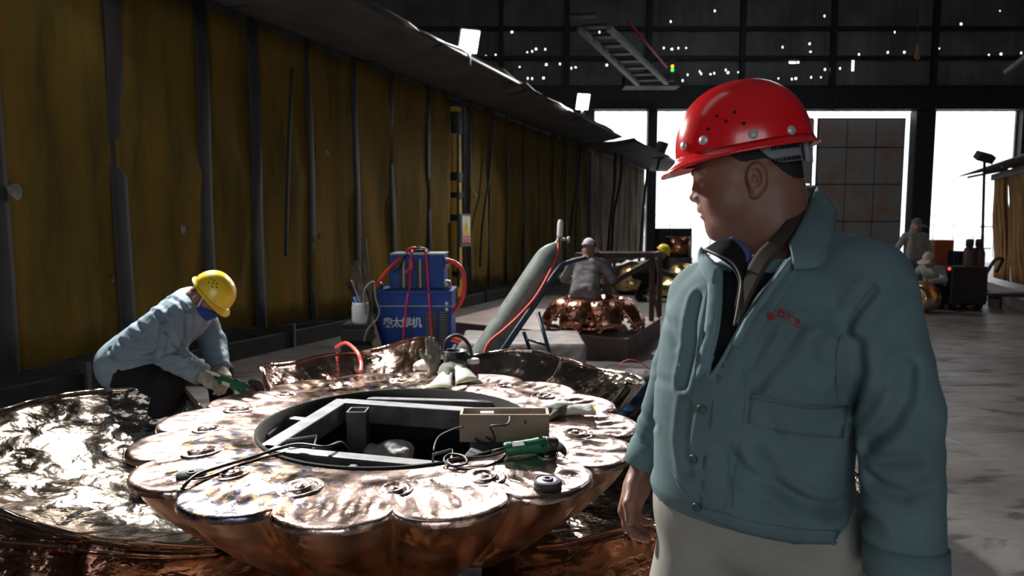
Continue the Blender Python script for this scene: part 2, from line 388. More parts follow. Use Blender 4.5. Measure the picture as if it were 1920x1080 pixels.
# far wall: corrugated cladding with rust pin-holes really cut through, above and between the gate openings
YF = 30.0
def fx(px): return at(px, 430, YF).x
def fz(py): return at(960, py, YF).z
zt = fz(209)
holes = [(899,118),(912,105),(930,103),(1134,122),(988,98),(997,96),(1004,92),(1021,92),(974,125),(1023,121),(1048,120),(1069,128),(1077,126),(989,147),(997,147),(1018,146),(1192,184),
 (1238,90),(1253,92),(1265,90),(1279,90),(1258,108),(1305,134),(1308,138),(1325,139),(1332,137),(1353,131),(1357,136),(1376,135),(1283,140),(1262,151),(1274,151),(1252,195),(1289,198),(1230,194),
 (1456,88),(1507,97),(1505,82),(1475,117),(1485,117),(1450,147),(1475,148),(1482,147),(1510,145),(1528,145),(1535,130),(1563,128),(1586,120),(1586,126),(1596,102),(1649,98),(1679,98),(1743,91),(1835,103),(1857,101),(1894,99),(1790,184),(1807,183),
 (1120,60),(1250,40),(1400,55),(1530,30),(1660,60),(1780,45),(1850,20),(1330,20),(960,60)]
xs = {-12.0, 24.0, fx(1113), fx(1892)}; zs = {zt, 12.0}
cells = []
for k, (hx, hy) in enumerate(holes):
    hw = .03 if k % 3 else .045
    if (hx, hy) == (1475, 117): hw = .16
    X, Z = fx(hx), fz(hy); hh = .045 if k % 4 else .03
    if (hx, hy) == (1586, 120): hh = .3; hw = .045
    cells.append((X-hw, X+hw, Z-hh, Z+hh)); xs |= {X-hw, X+hw}; zs |= {Z-hh, Z+hh}
k = -12.0
while k < 24: xs.add(round(k, 3)); k += .25
XS = sorted(xs); ZS = sorted(zs)
V = [(x, YF+(.03 if int(math.floor(x*4+.001)) % 2 else 0), z) for x in XS for z in ZS]; FS = []; nz = len(ZS)
for i in range(len(XS)-1):
    cx = (XS[i]+XS[i+1])/2
    for j in range(nz-1):
        cz = (ZS[j]+ZS[j+1])/2
        if any(a < cx < b_ and c < cz < d for a, b_, c, d in cells): continue
        FS.append((i*nz+j, (i+1)*nz+j, (i+1)*nz+j+1, i*nz+j+1))
b = MB(); b.add(V, FS)
b.box(((-12+fx(1113))/2, YF+.05, zt/2), (fx(1113)+12, .1, zt)); b.box(((24+fx(1892))/2, YF+.05, zt/2), (24-fx(1892), .1, zt))
wf = tag(b.build('wall_far', 'sheet_dark'), kind='structure')
b = MB()
for py in (165, 110, 55): b.box((6, YF-.12, fz(py)), (36, .12, .18))
for px in (940, 1060, 1210, 1380, 1545, 1730, 1905): b.box((fx(px), YF-.18, (12+zt)/2), (.22, .2, 12-zt))
b.build('girt_rails', 'steel_black', wf)
b = MB(); b.box((6, YF-.25, zt+.45), (36, .4, .85)); b.build('lintel_beam', 'steel_black', wf)
b = MB()
b.box((fx(1218), YF-.1, zt/2), (.42, .35, zt)); b.build('gate_post', 'steel_black', wf)
b = MB(); b.box((fx(1717), YF-.1, zt/2), (.85, .5, zt)); b.build('gate_post', 'steel_black', wf)
b = MB(); b.box((fx(1906), YF-.1, zt/2), (.5, .35, zt)); b.build('gate_post', 'steel_black', wf)
# the sliding leaf, standing a little off its posts so that daylight outlines it
d = thing('door_1', (fx(1612), YF+.3, 0), kind='structure')
x0, x1 = fx(1533), fx(1694); zl = fz(221); rows = [0, fz(415), fz(345), fz(275), zl]
for i in range(4):
    for j in range(3):
        a, c = x0+(x1-x0)*j/3, x0+(x1-x0)*(j+1)/3
        p = MB(); p.box(((a+c)/2, YF+.3, (rows[i]+rows[i+1])/2), (c-a-.04, .05, rows[i+1]-rows[i]-.05)); p.build('panel', 'rust_door', d)
f = MB()
for x in (x0, x0+(x1-x0)/3, x0+2*(x1-x0)/3, x1): f.box((x, YF+.34, zl/2), (.09, .06, zl))
for z in rows: f.box(((x0+x1)/2, YF+.34, z), (x1-x0+.09, .06, .1))
f.build('frame', 'steel_black', d)
d = thing('door_2', (fx(1480), YF+.3, 0), kind='structure')
x0, x1 = fx(1420), fx(1523)
for j in range(2):
    for i in range(4):
        a, c = x0+(x1-x0)*j/2, x0+(x1-x0)*(j+1)/2
        p = MB(); p.box(((a+c)/2, YF+.3, (rows[i]+rows[i+1])/2), (c-a-.04, .05, rows[i+1]-rows[i]-.05)); p.build('panel', 'rust_door', d)
f = MB(); f.box((x0, YF+.34, zl/2), (.09, .06, zl)); f.box((x1, YF+.34, zl/2), (.09, .06, zl)); f.box(((x0+x1)/2, YF+.34, zl), (x1-x0, .06, .1)); f.build('frame', 'steel_black', d)
# yard fence outside
fe = thing('yard_fence', (14, 36, 0), 'thin wire fence seen through the bright gate openings', 'fence')
mat('fence_grey', (.42, .42, .44), .8)
for px in range(1180, 1900, 38):
    p = at(px, 430, 36); q = MB(); q.tube([(p.x, 36, 0), (p.x, 36, 2.3)], .028, 6); q.build('post', 'fence_grey', fe)
for z in (1.7, 2.25):
    q = MB(); q.tube([(5, 36, z), (28, 36, z)], .022, 6); q.build('wire', 'fence_grey', fe)

# crane runway under the roof
u = Vector((.397, .918, 0)).normalized(); nrm = Vector((u.y, -u.x, 0))
def runway(name, label, pa, pb, za, cross=True):
    A = atz(pa[0], pa[1], za); B_ = atz(pb[0], pb[1], za)
    t = thing(name, (A.x, A.y, za), label, 'girder')
    dd = (B_-A).normalized(); A2 = A-dd*1.0
    return t, A2, B_, dd
t = thing('crane_girder', (at(1160, 120, 15).x, 15, at(1160, 120, 15).z), 'grey twin rail crane girder running under the dark roof', 'girder')
za = 7.2
def line(px, py): return atz(px, py, za)
L1a, L1b = line(1122, 88), line(1196, 158); L2a, L2b = line(1172, 86), line(1250, 156)
e1 = (L1b-L1a).normalized()
q = MB(); q.bar(L1a-e1*2, L1b, .16, .12); q.build('rail', 'girder_grey', t)
q = MB(); q.bar(L2a-e1*2, L2b, .16, .12); q.build('rail', 'girder_grey', t)
for k in range(9):
    f_ = -.5+1.45*k/8
    a = L1a.lerp(L1b, f_); c = L2a.lerp(L2b, f_); q = MB(); q.bar(a+Vector((0, 0, .1)), c+Vector((0, 0, .1)), .3, .08); q.build('crossbar', 'steel_black', t)
q = MB(); c1 = (L1b+L2b)/2; q.box(c1+Vector((.1, .8, .25)), (2.2, .8, .5)); q.build('end_carriage', 'steel_black', t)
r1, r2 = atz(1215, 84, 7.4), atz(1251, 126, 7.4)
q = MB(); q.tube([r1-(r2-r1)*.8, r2], .04, 6); q.build('power_rail', 'red_paint', t)
q = MB(); p = atz(1259, 131, 7.2); q.box(p+Vector((.05, .12, 0)), (.16, .12, .75)); sl_ = q.build('signal_box', 'steel_black', t)
for k, (nm, c) in enumerate((('amber', (1, .35, .02)), ('green', (.05, 1, .12)), ('red', (1, .06, .03)))):
    glow('lamp_'+nm, c, 2.5); q = MB(); pp = atz((1261, 1261, 1260)[k], (124, 131, 139)[k], 7.2)
    q.lathe([(0, -.03), (.05, -.02), (.06, .02)], pp, 10, axis=(0, 1, 0)); q.build('signal_lamp', 'lamp_'+nm, sl_)
# brace at the upper right
t = thing('roof_brace', at(1905, 115, 22), 'pale diagonal steel brace at the upper right under the roof', 'beam')
q = MB(); q.bar(at(1885, 136, 22), at(1990, 55, 20), .12, .12); q.build('brace_bar', 'girder_grey', t)
t = thing('ceiling_hook', at(1720, 97, 24), 'short yellow crane hook hanging from the roof at top right', 'hook')
mat('hook_yellow', (.30, .17, .03), .6)
q = MB(); q.tube([at(1721, 20, 24), at(1720, 92, 24)], .02, 6); q.build('cable', 'steel_black', t)
q = MB(); q.tube(smooth_path([at(1721, 84, 24), at(1720, 97, 24), at(1717, 106, 24), at(1721, 109, 24), at(1724, 104, 24)]), [.05]*33, 8); q.build('hook', 'hook_yellow', t)

# ================================================================ LEFT PARTITION
W0 = Vector((-4.17, 5.43, 0)); ZB, ZT = .30, 3.95
def wall(t, off=0., z=0.): return W0+u*t+nrm*off+Vector((0, 0, z))
def t_of(px, off=0.):
    r = (px-960)/F; w0 = W0+nrm*off; return (r*w0.y-w0.x)/(u.x-r*u.y)
def curtain_mat(name, c1, c2, c3, wet=.5, trans=.0):
    m = bpy.data.materials.new(name); m.use_nodes = True; N = m.node_tree.nodes; L = m.node_tree.links; b = N['Principled BSDF']; b.inputs['Roughness'].default_value = .85; b.inputs['Specular IOR Level'].default_value = .06
    tc = N.new('ShaderNodeTexCoord'); mp = N.new('ShaderNodeMapping'); mp.inputs['Scale'].default_value = (1.7, 1.7, .28); L.new(tc.outputs['Object'], mp.inputs[0])
    oi = N.new('ShaderNodeObjectInfo'); cm = N.new('ShaderNodeCombineXYZ'); mu = N.new('ShaderNodeMath'); mu.operation = 'MULTIPLY'; mu.inputs[1].default_value = 37
    L.new(oi.outputs['Random'], mu.inputs[0]); L.new(mu.outputs[0], cm.inputs[0]); L.new(cm.outputs[0], mp.inputs['Location'])
    n = N.new('ShaderNodeTexNoise'); n.inputs['Scale'].default_value = 2.0; n.inputs['Detail'].default_value = 6; n.inputs['Roughness'].default_value = .6; L.new(mp.outputs[0], n.inputs[0])
    r = N.new('ShaderNodeValToRGB'); e = r.color_ramp.elements; e[0].position = .3; e[0].color = (*c1, 1); e[1].position = .75; e[1].color = (*c3, 1); x = e.new(.52); x.color = (*c2, 1)
    L.new(n.outputs[0], r.inputs[0]); L.new(r.outputs[0], b.inputs['Base Color'])
    bp = N.new('ShaderNodeBump'); bp.inputs['Strength'].default_value = .5; bp.inputs['Distance'].default_value = .03; L.new(n.outputs[0], bp.inputs['Height']); L.new(bp.outputs[0], b.inputs['Normal'])
    MATS[name] = m
curtain_mat('curtain_ochre', (.062, .048, .016), (.135, .090, .020), (.20, .098, .020))
curtain_mat('curtain_grey', (.14, .12, .10), (.36, .29, .22), (.52, .42, .34))
mat('seam_grey', (.024, .023, .024), .7, var=.25, scale=3)
pw = thing('wall_partition', W0, kind='structure')
edges = [-6, -5, -4, -3, -2, -1, 0, 1.07, 2.08, 2.82, 3.78, 4.77, 5.7, 6.84, 7.62, None, 8.42, 9.3, 10.2, 11.2, 12.2, 13.2, 14.2, 15.2, 16.2, None, 16.9, 17.9, 18.9, 19.9, 20.9, 21.9, 22.9, 24.1]
for i in range(len(edges)-1):
    a, c = edges[i], edges[i+1]
    if a is None or c is None: continue
    far = a > 16.5; ph = random.uniform(0, 6.28); amp = .03 if far else .014; rows_ = []
    zb = ZB+random.uniform(-.03, .05); nf = 3 if far else 1.4; ov = .12 if far else .03
    for ii in range(17):
        s_ = ii/16; tt = a-ov+(c-a+2*ov)*s_; row = []
        for jj in range(13):
            q_ = jj/12; z = zb+(ZT-zb)*q_
            off = amp*math.sin(ph+s_*6.28*nf+1.2*math.sin(q_*3+ph))*(1-.5*q_)+.015*math.sin(q_*9+ph*2+s_*3)+(.05 if abs(q_-.52) < .03 and not far else 0)*.3
            if jj == 0: z += .03*math.sin(s_*9+ph)
            row.append(wall(tt, off, z))
        rows_.append(row)
    q = MB(); q.shell(rows_, .008); q.build('curtain_panel', 'curtain_grey' if far else 'curtain_ochre', pw)
    if not far and a > -1.5:
        q = MB(); wdt = .085 if a < 3 else (.06 if a < 7 else .03)
        q.shell([[wall(a-wdt+2*wdt*k/4, .022+.008*math.sin(k/4*3.14)+.012*math.sin(z_*2+a), z_+ZB) for z_ in np.linspace(0, ZT-ZB, 10)] for k in range(5)], .01); q.build('seam_strip', 'seam_grey', pw)
mat('torn_paper', (.17, .16, .14), .9, var=.3, scale=14)
for px, py, sz in ((34, 360, .08), (617, 285, .07), (598, 445, .05), (345, 432, .06), (210, 520, .05), (892, 366, .06)):
    tt = t_of(px, .035); c_ = wall(tt, .035); z_ = at(px, py, c_.y).z; pts = []
    for k in range(9):
        a_ = 2*math.pi*k/9; r_ = sz*random.uniform(.5, 1.1); pts.append(c_+u*(r_*math.cos(a_)*.8)+Vector((0, 0, z_+r_*math.sin(a_)))+nrm*random.uniform(0, .012))
    q = MB(); q.prism(pts, nrm*.004); q.build('torn_scrap', 'torn_paper' if sz > .055 else 'seam_grey', pw)
q = MB(); q.bar(wall(-6, -.03, ZT), wall(24.1, -.03, ZT), .08, .14); q.build('top_rail', 'steel_black', pw)
q = MB(); q.bar(wall(-6, 0, .10), wall(24.1, 0, .10), .16, .2); q.build('kerb', mat('kerb_black', (.012, .011, .012), .9, var=.4, scale=5), pw)
for px in (140, 537, 905, 1000):
    tt = t_of(px); q = MB(); q.box(wall(tt, .06, .15), (.07, .07, .3)); q.build('kerb_post', 'seam_grey', pw)
for tt in (-2.5, 1.5, 5.2, 7.7, 8.36, 12, 16.3, 16.8, 20, 24):
    q = MB(); q.box(wall(tt, -.12, 2.0), (.1, .1, 4.0)); q.build('post', 'steel_black', pw)
# yellow light behind the slit, put into an added column's colour, with dark straps
mat('yellow_light_paint', (.75, .42, .04), .6, col2=(.55, .33, .06), scale=5)
cy = thing('yellow_light_column', wall(8.0, -.15), 'yellow column standing in for yellow light in the slit between the hanging sheets', 'column')
q = MB(); q.box(wall(8.06, -.17, 1.9), (.26, .2, 3.8), Euler((0, 0, -.4))); q.build('shaft', 'yellow_light_paint', cy)
for z, h in ((1.72, .12), (2.15, .1), (2.5, .16), (3.5, .4), (.65, .1)):
    q = MB(); q.box(wall(8.05, -.16, z), (.30, .22, h), Euler((0, 0, -.4))); q.build('strap', 'steel_black', cy)
q = MB(); q.bar(wall(7.98, -.03, .4), wall(8.0, -.03, 3.6), .06, .05); q.build('conduit', 'steel_black', cy)
# warning sign on a small grey box in the slit
sg = thing('warning_sign', wall(8.1, .06, 1.5), 'white and orange warning placard with a yellow triangle on the curtain slit', 'sign')
c0 = wall(t_of(870, .08), .08, 0); pa = at(870, 430, c0.y); k_ = c0.y/F
mat('sign_white', (.75, .74, .7), .5); mat('sign_yellow', (.85, .6, .03), .5); mat('sign_orange', (.8, .22, .04), .5); mat('print_black', (.01, .01, .01), .6); mat('box_grey', (.14, .14, .15), .6)
xd = u; zc = at(870, 432, c0.y).z; cc = Vector((c0.x, c0.y, zc)); Mx = frame_M(cc+nrm*.05, xd, (0, 0, 1))
q = MB(); q.M = Mx; q.box((0, 0, -.03), (.42, .62, .05)); q.build('back_box', 'box_grey', sg, bevel=.006)
q = MB(); q.M = Mx; q.box((0, .02, 0), (.32, .5, .008)); q.build('plate', 'sign_white', sg)
q = MB(); q.M = Mx; q.prism([(-.13, -.055, .006), (.13, -.055, .006), (0, .2, .006)], (0, 0, .003)); q.build('triangle', 'sign_yellow', sg)
q = MB(); q.M = Mx; q.prism([(-.018, .01, .0095), (.02, .05, .0095), (.005, .05, .0095), (.025, .12, .0095), (-.02, .06, .0095), (-.003, .06, .0095), (-.03, -.02, .0095)], (0, 0, .002)); q.build('bolt_symbol', 'print_black', sg)
q = MB(); q.M = Mx; q.box((0, -.155, .006), (.29, .13, .004)); q.build('text_band', 'sign_orange', sg)
text_mesh('有电危险', .062, Mx @ Matrix.Translation((0, -.155, .0095)), 'lettering', 'sign_white', sg)

# awning over the partition, in separate sheets, each carried on thin poles
mat('awning_sheet', (.085, .075, .068), .75, var=.25, scale=2)
def awn(t0, t1, dz, depth, label, wob=0.):
    t = thing('awning', wall(t0, .6, ZT), label, 'awning')
    g = []
    for i in range(13):
        s_ = i/12; tt = t0+(t1-t0)*s_; row = []
        for j in range(7):
            k = j/6; row.append(wall(tt, -.1+depth*k+(.05*math.sin(s_*23+wob) if j == 6 else 0), ZT+.05+dz*k-.12*math.sin(k*3.14)*.6+.03*math.sin(s_*9+wob)*k))
        g.append(row)
    q = MB(); q.shell(g, -.02); q.build('sheet', 'awning_sheet', t)
    for tt in np.arange(t0+.3, t1, (t1-t0-.6)/2.001):
        q = MB(); q.bar(wall(tt, 0, ZT+.02), wall(tt, depth-.15, ZT+dz), .05, .05); q.build('rafter', 'steel_black', t)
    q = MB(); q.tube([wall(t0, depth-.14, ZT+dz+.02), wall(t1, depth-.14, ZT+dz+.02)], .03, 8); q.build('edge_rail', 'steel_black', t)
    return t
awn(-3.0, 2.2, .12, 1.38, 'awning sheet over the curtain nearest the camera at upper left', 0)
awn(2.2, 8.0, .14, 1.40, 'long awning sheet under the nearer floodlight above the warning sign', 1)
awn(8.0, 15.2, .10, 1.42, 'awning sheet under the farther floodlight above the gas cylinder', 2)
awn(15.2, 25.2, .02, 1.75, 'farthest awning sheet ending beside the bright gate opening', 3)
# cords hanging in front of the sheets
mat('cord_black', (.012, .012, .013), .6)
def cord(pts, label, r=.018):
    P = [wall(t_of(px, off), off) for px, py, off in pts]
    Q = [Vector((p.x, p.y, at(px, py, p.y).z)) for p, (px, py, off) in zip(P, pts)]
    q = MB(); q.tube(smooth_path(Q, 6), r, 6); return tag(q.build('hanging_cord', 'cord_black'), label, 'cord', 'cords hanging down the curtain')
cord([(558, 130, .12), (549, 250, .12), (540, 400, .12), (536, 480, .13)], 'black cord hanging on the curtain left of the welding machines', .022)
cord([(922, 200, .12), (921, 300, .12), (905, 420, .14), (900, 500, .12)], 'black cord hanging on the curtain just right of the warning sign', .025)
cord([(1088, 250, .2), (1083, 330, .2), (1073, 400, .2), (1068, 440, .2)], 'black pole cord hanging above the gas cylinder valve', .035)
cord([(1151, 280, .5), (1150, 350, .5), (1143, 420, .5), (1140, 470, .4)], 'black cord hanging on the grey far curtain, left of two', .045)
cord([(1163, 280, .5), (1161, 340, .5), (1150, 400, .5), (1146, 470, .4)], 'black cord hanging on the grey far curtain, right of two', .045)
cord([(1213, 306, .3), (1207, 360, .3), (1203, 420, .3), (1200, 480, .3)], 'black cord at the far end of the grey curtain by the gate', .05)

# ---------------------------------------------------------------- floodlights
glow('flood_glass', (1, .97, .9), 30)
mat('lamp_body', (.05, .05, .055), .5)
def flood(px, py, zl, label, power, aim, lit=True, tt=None, off=1.38):
    p = atz(px, py, zl) if tt is None else wall(tt, off, zl)
    t = thing('floodlight', p-Vector((0, 0, .3)), label, 'floodlight', 'floodlights along the awning edge')
    d_ = (Vector(aim)-p).normalized(); rt = d_.cross(Vector((0, 0, 1))).normalized(); up_ = rt.cross(d_)
    M = Matrix((rt, up_, -d_)).transposed().to_4x4(); M.translation = p
    q = MB(); q.M = M; q.box((0, 0, .05), (.32, .38, .09)); q.build('housing', 'lamp_body', t, bevel=.01)
    q = MB(); q.M = M; q.box((0, 0, .0), (.27, .33, .015)); q.build('lens', 'flood_glass' if lit else 'lamp_body', t)
    q = MB(); q.tube([p-d_*.06+Vector((0, 0, -.05)), Vector((p.x, p.y, ZT+.12))-Vector((0, 0, .12))], .025, 8); q.build('bracket', 'lamp_body', t)
    if lit:
        a = area('floodlight_lamp', p+d_*.03, Vector(aim), .27, .33, power, (1, .97, .91), 100 if tt is not None else 150); a.parent = None
    return t
flood(0, 0, 3.86, 'near floodlight on the awning edge over the seated worker', 250, (-.7, 3.1, .5), tt=1.1, off=.55)
flood(880, 78, 4.30, 'floodlight at the top of the picture on the nearer awning edge', 260, (1.2, 5.0, .6))
flood(1093, 191, 4.28, 'glaring floodlight on the awning edge left of the gate', 260, (3.5, 7, .6))
t = thing('floodlight', wall(20, 1.7, ZT), 'unlit dark floodlight on the far awning tip beside the red helmet', 'floodlight', 'floodlights along the awning edge')
p = at(1238, 282, 24); q = MB(); q.box(p, (.25, .5, .62), Euler((.2, .3, .2))); q.build('housing', 'lamp_body', t, bevel=.02)
q = MB(); q.tube([p-Vector((0, 0, .2)), p-Vector((.1, 0, .7))], .05, 8); q.build('bracket', 'lamp_body', t)
# ================================================================ BRONZE LOTUS PEDESTAL
PC = Vector((-.567, 3.23, 0)); ZP = .55; RH = .66
HEAT = [((-.40, -.86, .55), .42), ((-.62, -.60, .55), .30), ((-.50, .75, .55), .34), ((-.16, .83, .55), .30), ((-.78, -.30, .55), .22)]
bronze('bronze_disc', (.56, .40, .355), (.78, .60, .55), .20, 10, .7, 3.0, HEAT, hdist=.014)
bronze('bronze_skirt', (.55, .33, .20), (.72, .48, .32), .30, 14, .35, 3.0)
bronze('bronze_petal', (.40, .33, .275), (.60, .52, .45), .10, 7, 1.0, 2.2, hdist=.022, nscale=5.5)
bronze('bronze_rosy', (.58, .39, .32), (.76, .58, .50), .11, 7, 1.0, 2.2, hdist=.02, nscale=5.5)
mat('tape_shade_black', (.006, .006, .006), .95)
mat('tube_steel', (.13, .13, .14), .55, metal=.6, var=.3, scale=11, rvar=.1)
mat('dark_plate', (.02, .018, .017), .8, var=.4)
ped = thing('lotus_pedestal', PC, 'large hammered bronze lotus pedestal with scalloped top and round open centre', 'sculpture')
TC = math.radians(-81.2)
def Rout(th): return 1.055+.125*math.sqrt(abs(math.sin(8*(th-TC))))
NT = 16*22
def topz(r, th):
    R = Rout(th); k = (r-RH)/(R-RH); lob = abs(math.sin(8*(th-TC)))
    z = ZP+.012*math.sin(k*math.pi)
    z -= .016*lob*math.exp(-((k-.62)/.2)**2)                        # shallow dish in every lobe
    z += .007*math.cos(16*5*(th-TC))*math.exp(-((k-.72)/.13)**2)*(.35+.65*lob)   # shell flutes
    if k > .93: z += .0015*math.sin((k-.93)/.07*math.pi)
    return z
g = []
for i in range(NT):
    th = 2*math.pi*i/NT+TC; R = Rout(th); row = []
    for j in range(33):
        k = j/32; r = RH+(R-RH)*k; row.append((PC.x+r*math.cos(th), PC.y+r*math.sin(th), topz(r, th)))
    for a, dz in ((.5, -.004), (.9, -.014), (.8, -.026)):
        r = R+.007*a; row.append((PC.x+r*math.cos(th), PC.y+r*math.sin(th), ZP+dz))
    g.append(row)
q = MB(); q.grid(g, closed_u=True); q.build('rim_disc', 'bronze_disc', ped)
g = []
for i in range(NT):
    th = 2*math.pi*i/NT+TC; R = Rout(th); lob = math.sqrt(abs(math.sin(8*(th-TC)))); row = []
    for j in range(13):
        s_ = j/12; rr = (1.055-.02+.125*lob*(1-.4*s_))*(1-.36*s_**1.25); row.append((PC.x+rr*math.cos(th), PC.y+rr*math.sin(th), ZP-.024-.45*s_**.85))
    g.append(row)
q = MB(); q.grid(g, closed_u=True); q.build('skirt', 'bronze_skirt', ped)
q = MB(); q.lathe([(RH+.004, ZP+.002), (RH+.004, ZP+.009), (RH-.012, ZP+.009), (RH-.012, .075), (RH-.004, .075)], (PC.x, PC.y, 0), 72, closed=True); q.build('hole_lining', 'tape_shade_black', ped)  # black rim tape, carried down as an added lining to darken the inside
q = MB(); q.lathe([(0, .07), (.75, .07), (.75, .05), (0, .05)], (PC.x, PC.y, 0), 32); q.build('shade_plate', 'dark_plate', ped)  # added black plate; the dark inside the opening is put into its colour
bm_ = MB(); bm_.lathe([(0, .020), (.012, .024), (.022, .016), (.030, .012), (.042, .022), (.052, .024), (.060, .012), (.068, .008), (.080, .016), (.090, .012), (.100, -.004)], (0, 0, 0), 28)
bme = bm_.mesh('scroll_boss'); bme.materials.append(MATS['bronze_disc'])
for k in range(16):
    th = TC+2*math.pi*k/16; o = bpy.data.objects.new('scroll_boss', bme); COL.objects.link(o); o.parent = ped
    r = .885; o.location = (r*math.cos(th), r*math.sin(th), ZP-.004); o.rotation_euler = (.05, .03, th); o.scale = (1, .92, 1) if k % 2 else (.85, .8, .9)
def petal(cdeg, hw, r1, A, B_, matn, wob, seed, tw=0.):
    c0 = math.radians(cdeg); hwr = math.radians(hw); nu, nv = 30, 36; g = []
    for i in range(nv+1):
        t_ = -1+2*i/nv; row = []
        rt = r1-.62*abs(t_)**3.2+.03*math.sin(t_*4+seed)
        for j in range(nu+1):
            s_ = j/nu; r = .70+(rt-.70)*s_
            th = c0+hwr*t_*(1-.10*s_)*(1.08-.08*math.cos(s_*3))
            z = .085+A*s_**1.9+B_*abs(t_)**2.4*s_**.8*(1-.25*s_)+wob*math.sin(t_*3.3+seed*2)*s_*s_+.02*math.sin(7*t_+5*s_+seed)*s_+tw*t_*s_
            row.append((PC.x+r*math.cos(th), PC.y+r*math.sin(th), max(.06, z)))
        g.append(row)
    q = MB(); q.shell(g, -.016); o = q.build('petal', matn, ped)
    rim = [g[0][j] for j in range(4, nu+1)]+[g[i][nu] for i in range(1, nv+1)]+[g[nv][j] for j in range(nu-1, 3, -1)]
    q = MB(); q.tube([Vector(p)+Vector((0, 0, -.008)) for p in rim], .017, 8); q.build('rolled_rim', matn, o)
petal(182, 30, 2.32, .40, .12, 'bronze_petal', .03, 1.0)
petal(112, 23, 2.08, .48, .02, 'bronze_rosy', .05, 2.2, -.05)
petal(60, 30, 2.03, .40, .20, 'bronze_petal', .05, .4)
petal(1, 29, 2.2, .26, .06, 'bronze_petal', .03, 3.0)
petal(-59, 30, 1.86, .20, .06, 'bronze_rosy', .03, 4.0)
petal(-118, 30, 2.2, .20, .06, 'bronze_rosy', .03, 5.0)

# welded square-tube frame standing in the open centre
fr = thing('tube_frame', PC+Vector((0, 0, .07)), 'grey welded square tube frame inside the round opening of the pedestal', 'frame')
ZF = .55
FL, FB, FRb, FRn = atz(497, 838, ZF), atz(640, 750, ZF), atz(955, 772, ZF), atz(872, 874, ZF)
def beam(a, c, name='beam', w=.085, h=.11, ext=.0):
    a, c = Vector(a), Vector(c); dd = (c-a).normalized()*ext; q = MB(); q.bar(a-dd-Vector((0, 0, h/2)), c+dd-Vector((0, 0, h/2)), w, h); return q.build(name, 'tube_steel', fr, bevel=.008)
beam(FL, FB, ext=.03); beam(FB, FRb, ext=.0); beam(FL, FRn, w=.07, ext=.02); beam(FRb, FRn, ext=.02)
beam(atz(510, 778, ZF-.03), atz(575, 785, ZF-.03), 'brace', .05, .06); beam(atz(668, 868, ZF-.02), atz(648, 884, ZF-.02), 'brace', .04, .05)
beam(atz(690, 745, ZF-.02), atz(930, 752, ZF-.02), 'brace', .05, .05)
beam(atz(600, 860, ZF-.25), atz(640, 815, ZF-.25), 'brace', .04, .05); beam(atz(560, 760, ZF-.02), atz(498, 815, ZF-.06), 'brace', .03, .05)
for (px, py) in ((671, 768), (900, 788), (560, 850), (880, 872)):
    p = atz(px, py, ZF-.01); q = MB(); wv = .05; hgt = p.z-.07
    ring = [(-wv, -wv), (wv, -wv), (wv, wv), (-wv, wv)]; ring2 = [(x*.86, y*.86) for x, y in ring]
    lowz = .07; vs = [(p.x+x, p.y+y, lowz) for x, y in ring]+[(p.x+x, p.y+y, p.z-(.0 if py in (768, 788) else .1)) for x, y in ring]+[(p.x+x, p.y+y, p.z-(.0 if py in (768, 788) else .1)) for x, y in ring2]+[(p.x+x, p.y+y, p.z-.16) for x, y in ring2]
    fs = []
    for l in range(3):
        for k in range(4): fs.append((l*4+k, l*4+(k+1) % 4, l*4+4+(k+1) % 4, l*4+4+k))
    q.add(vs, fs); q.build('upright', 'tube_steel', fr)
for pa, pb, pc_, pd in (((538, 838), (548, 824), (594, 830), (588, 842)), ((812, 866), (816, 852), (848, 856), (846, 868))):
    pts = [atz(*pa, ZF), atz(*pa, ZF)+Vector((0, 0, .03)), atz(*pc_, ZF)+Vector((0, 0, .03)), atz(*pd, ZF)]
    q = MB(); q.tube(pts, .006, 6, smooth=False); q.build('wire_handle', mat('wire_grey', (.3, .3, .3), .4, metal=.6), fr)

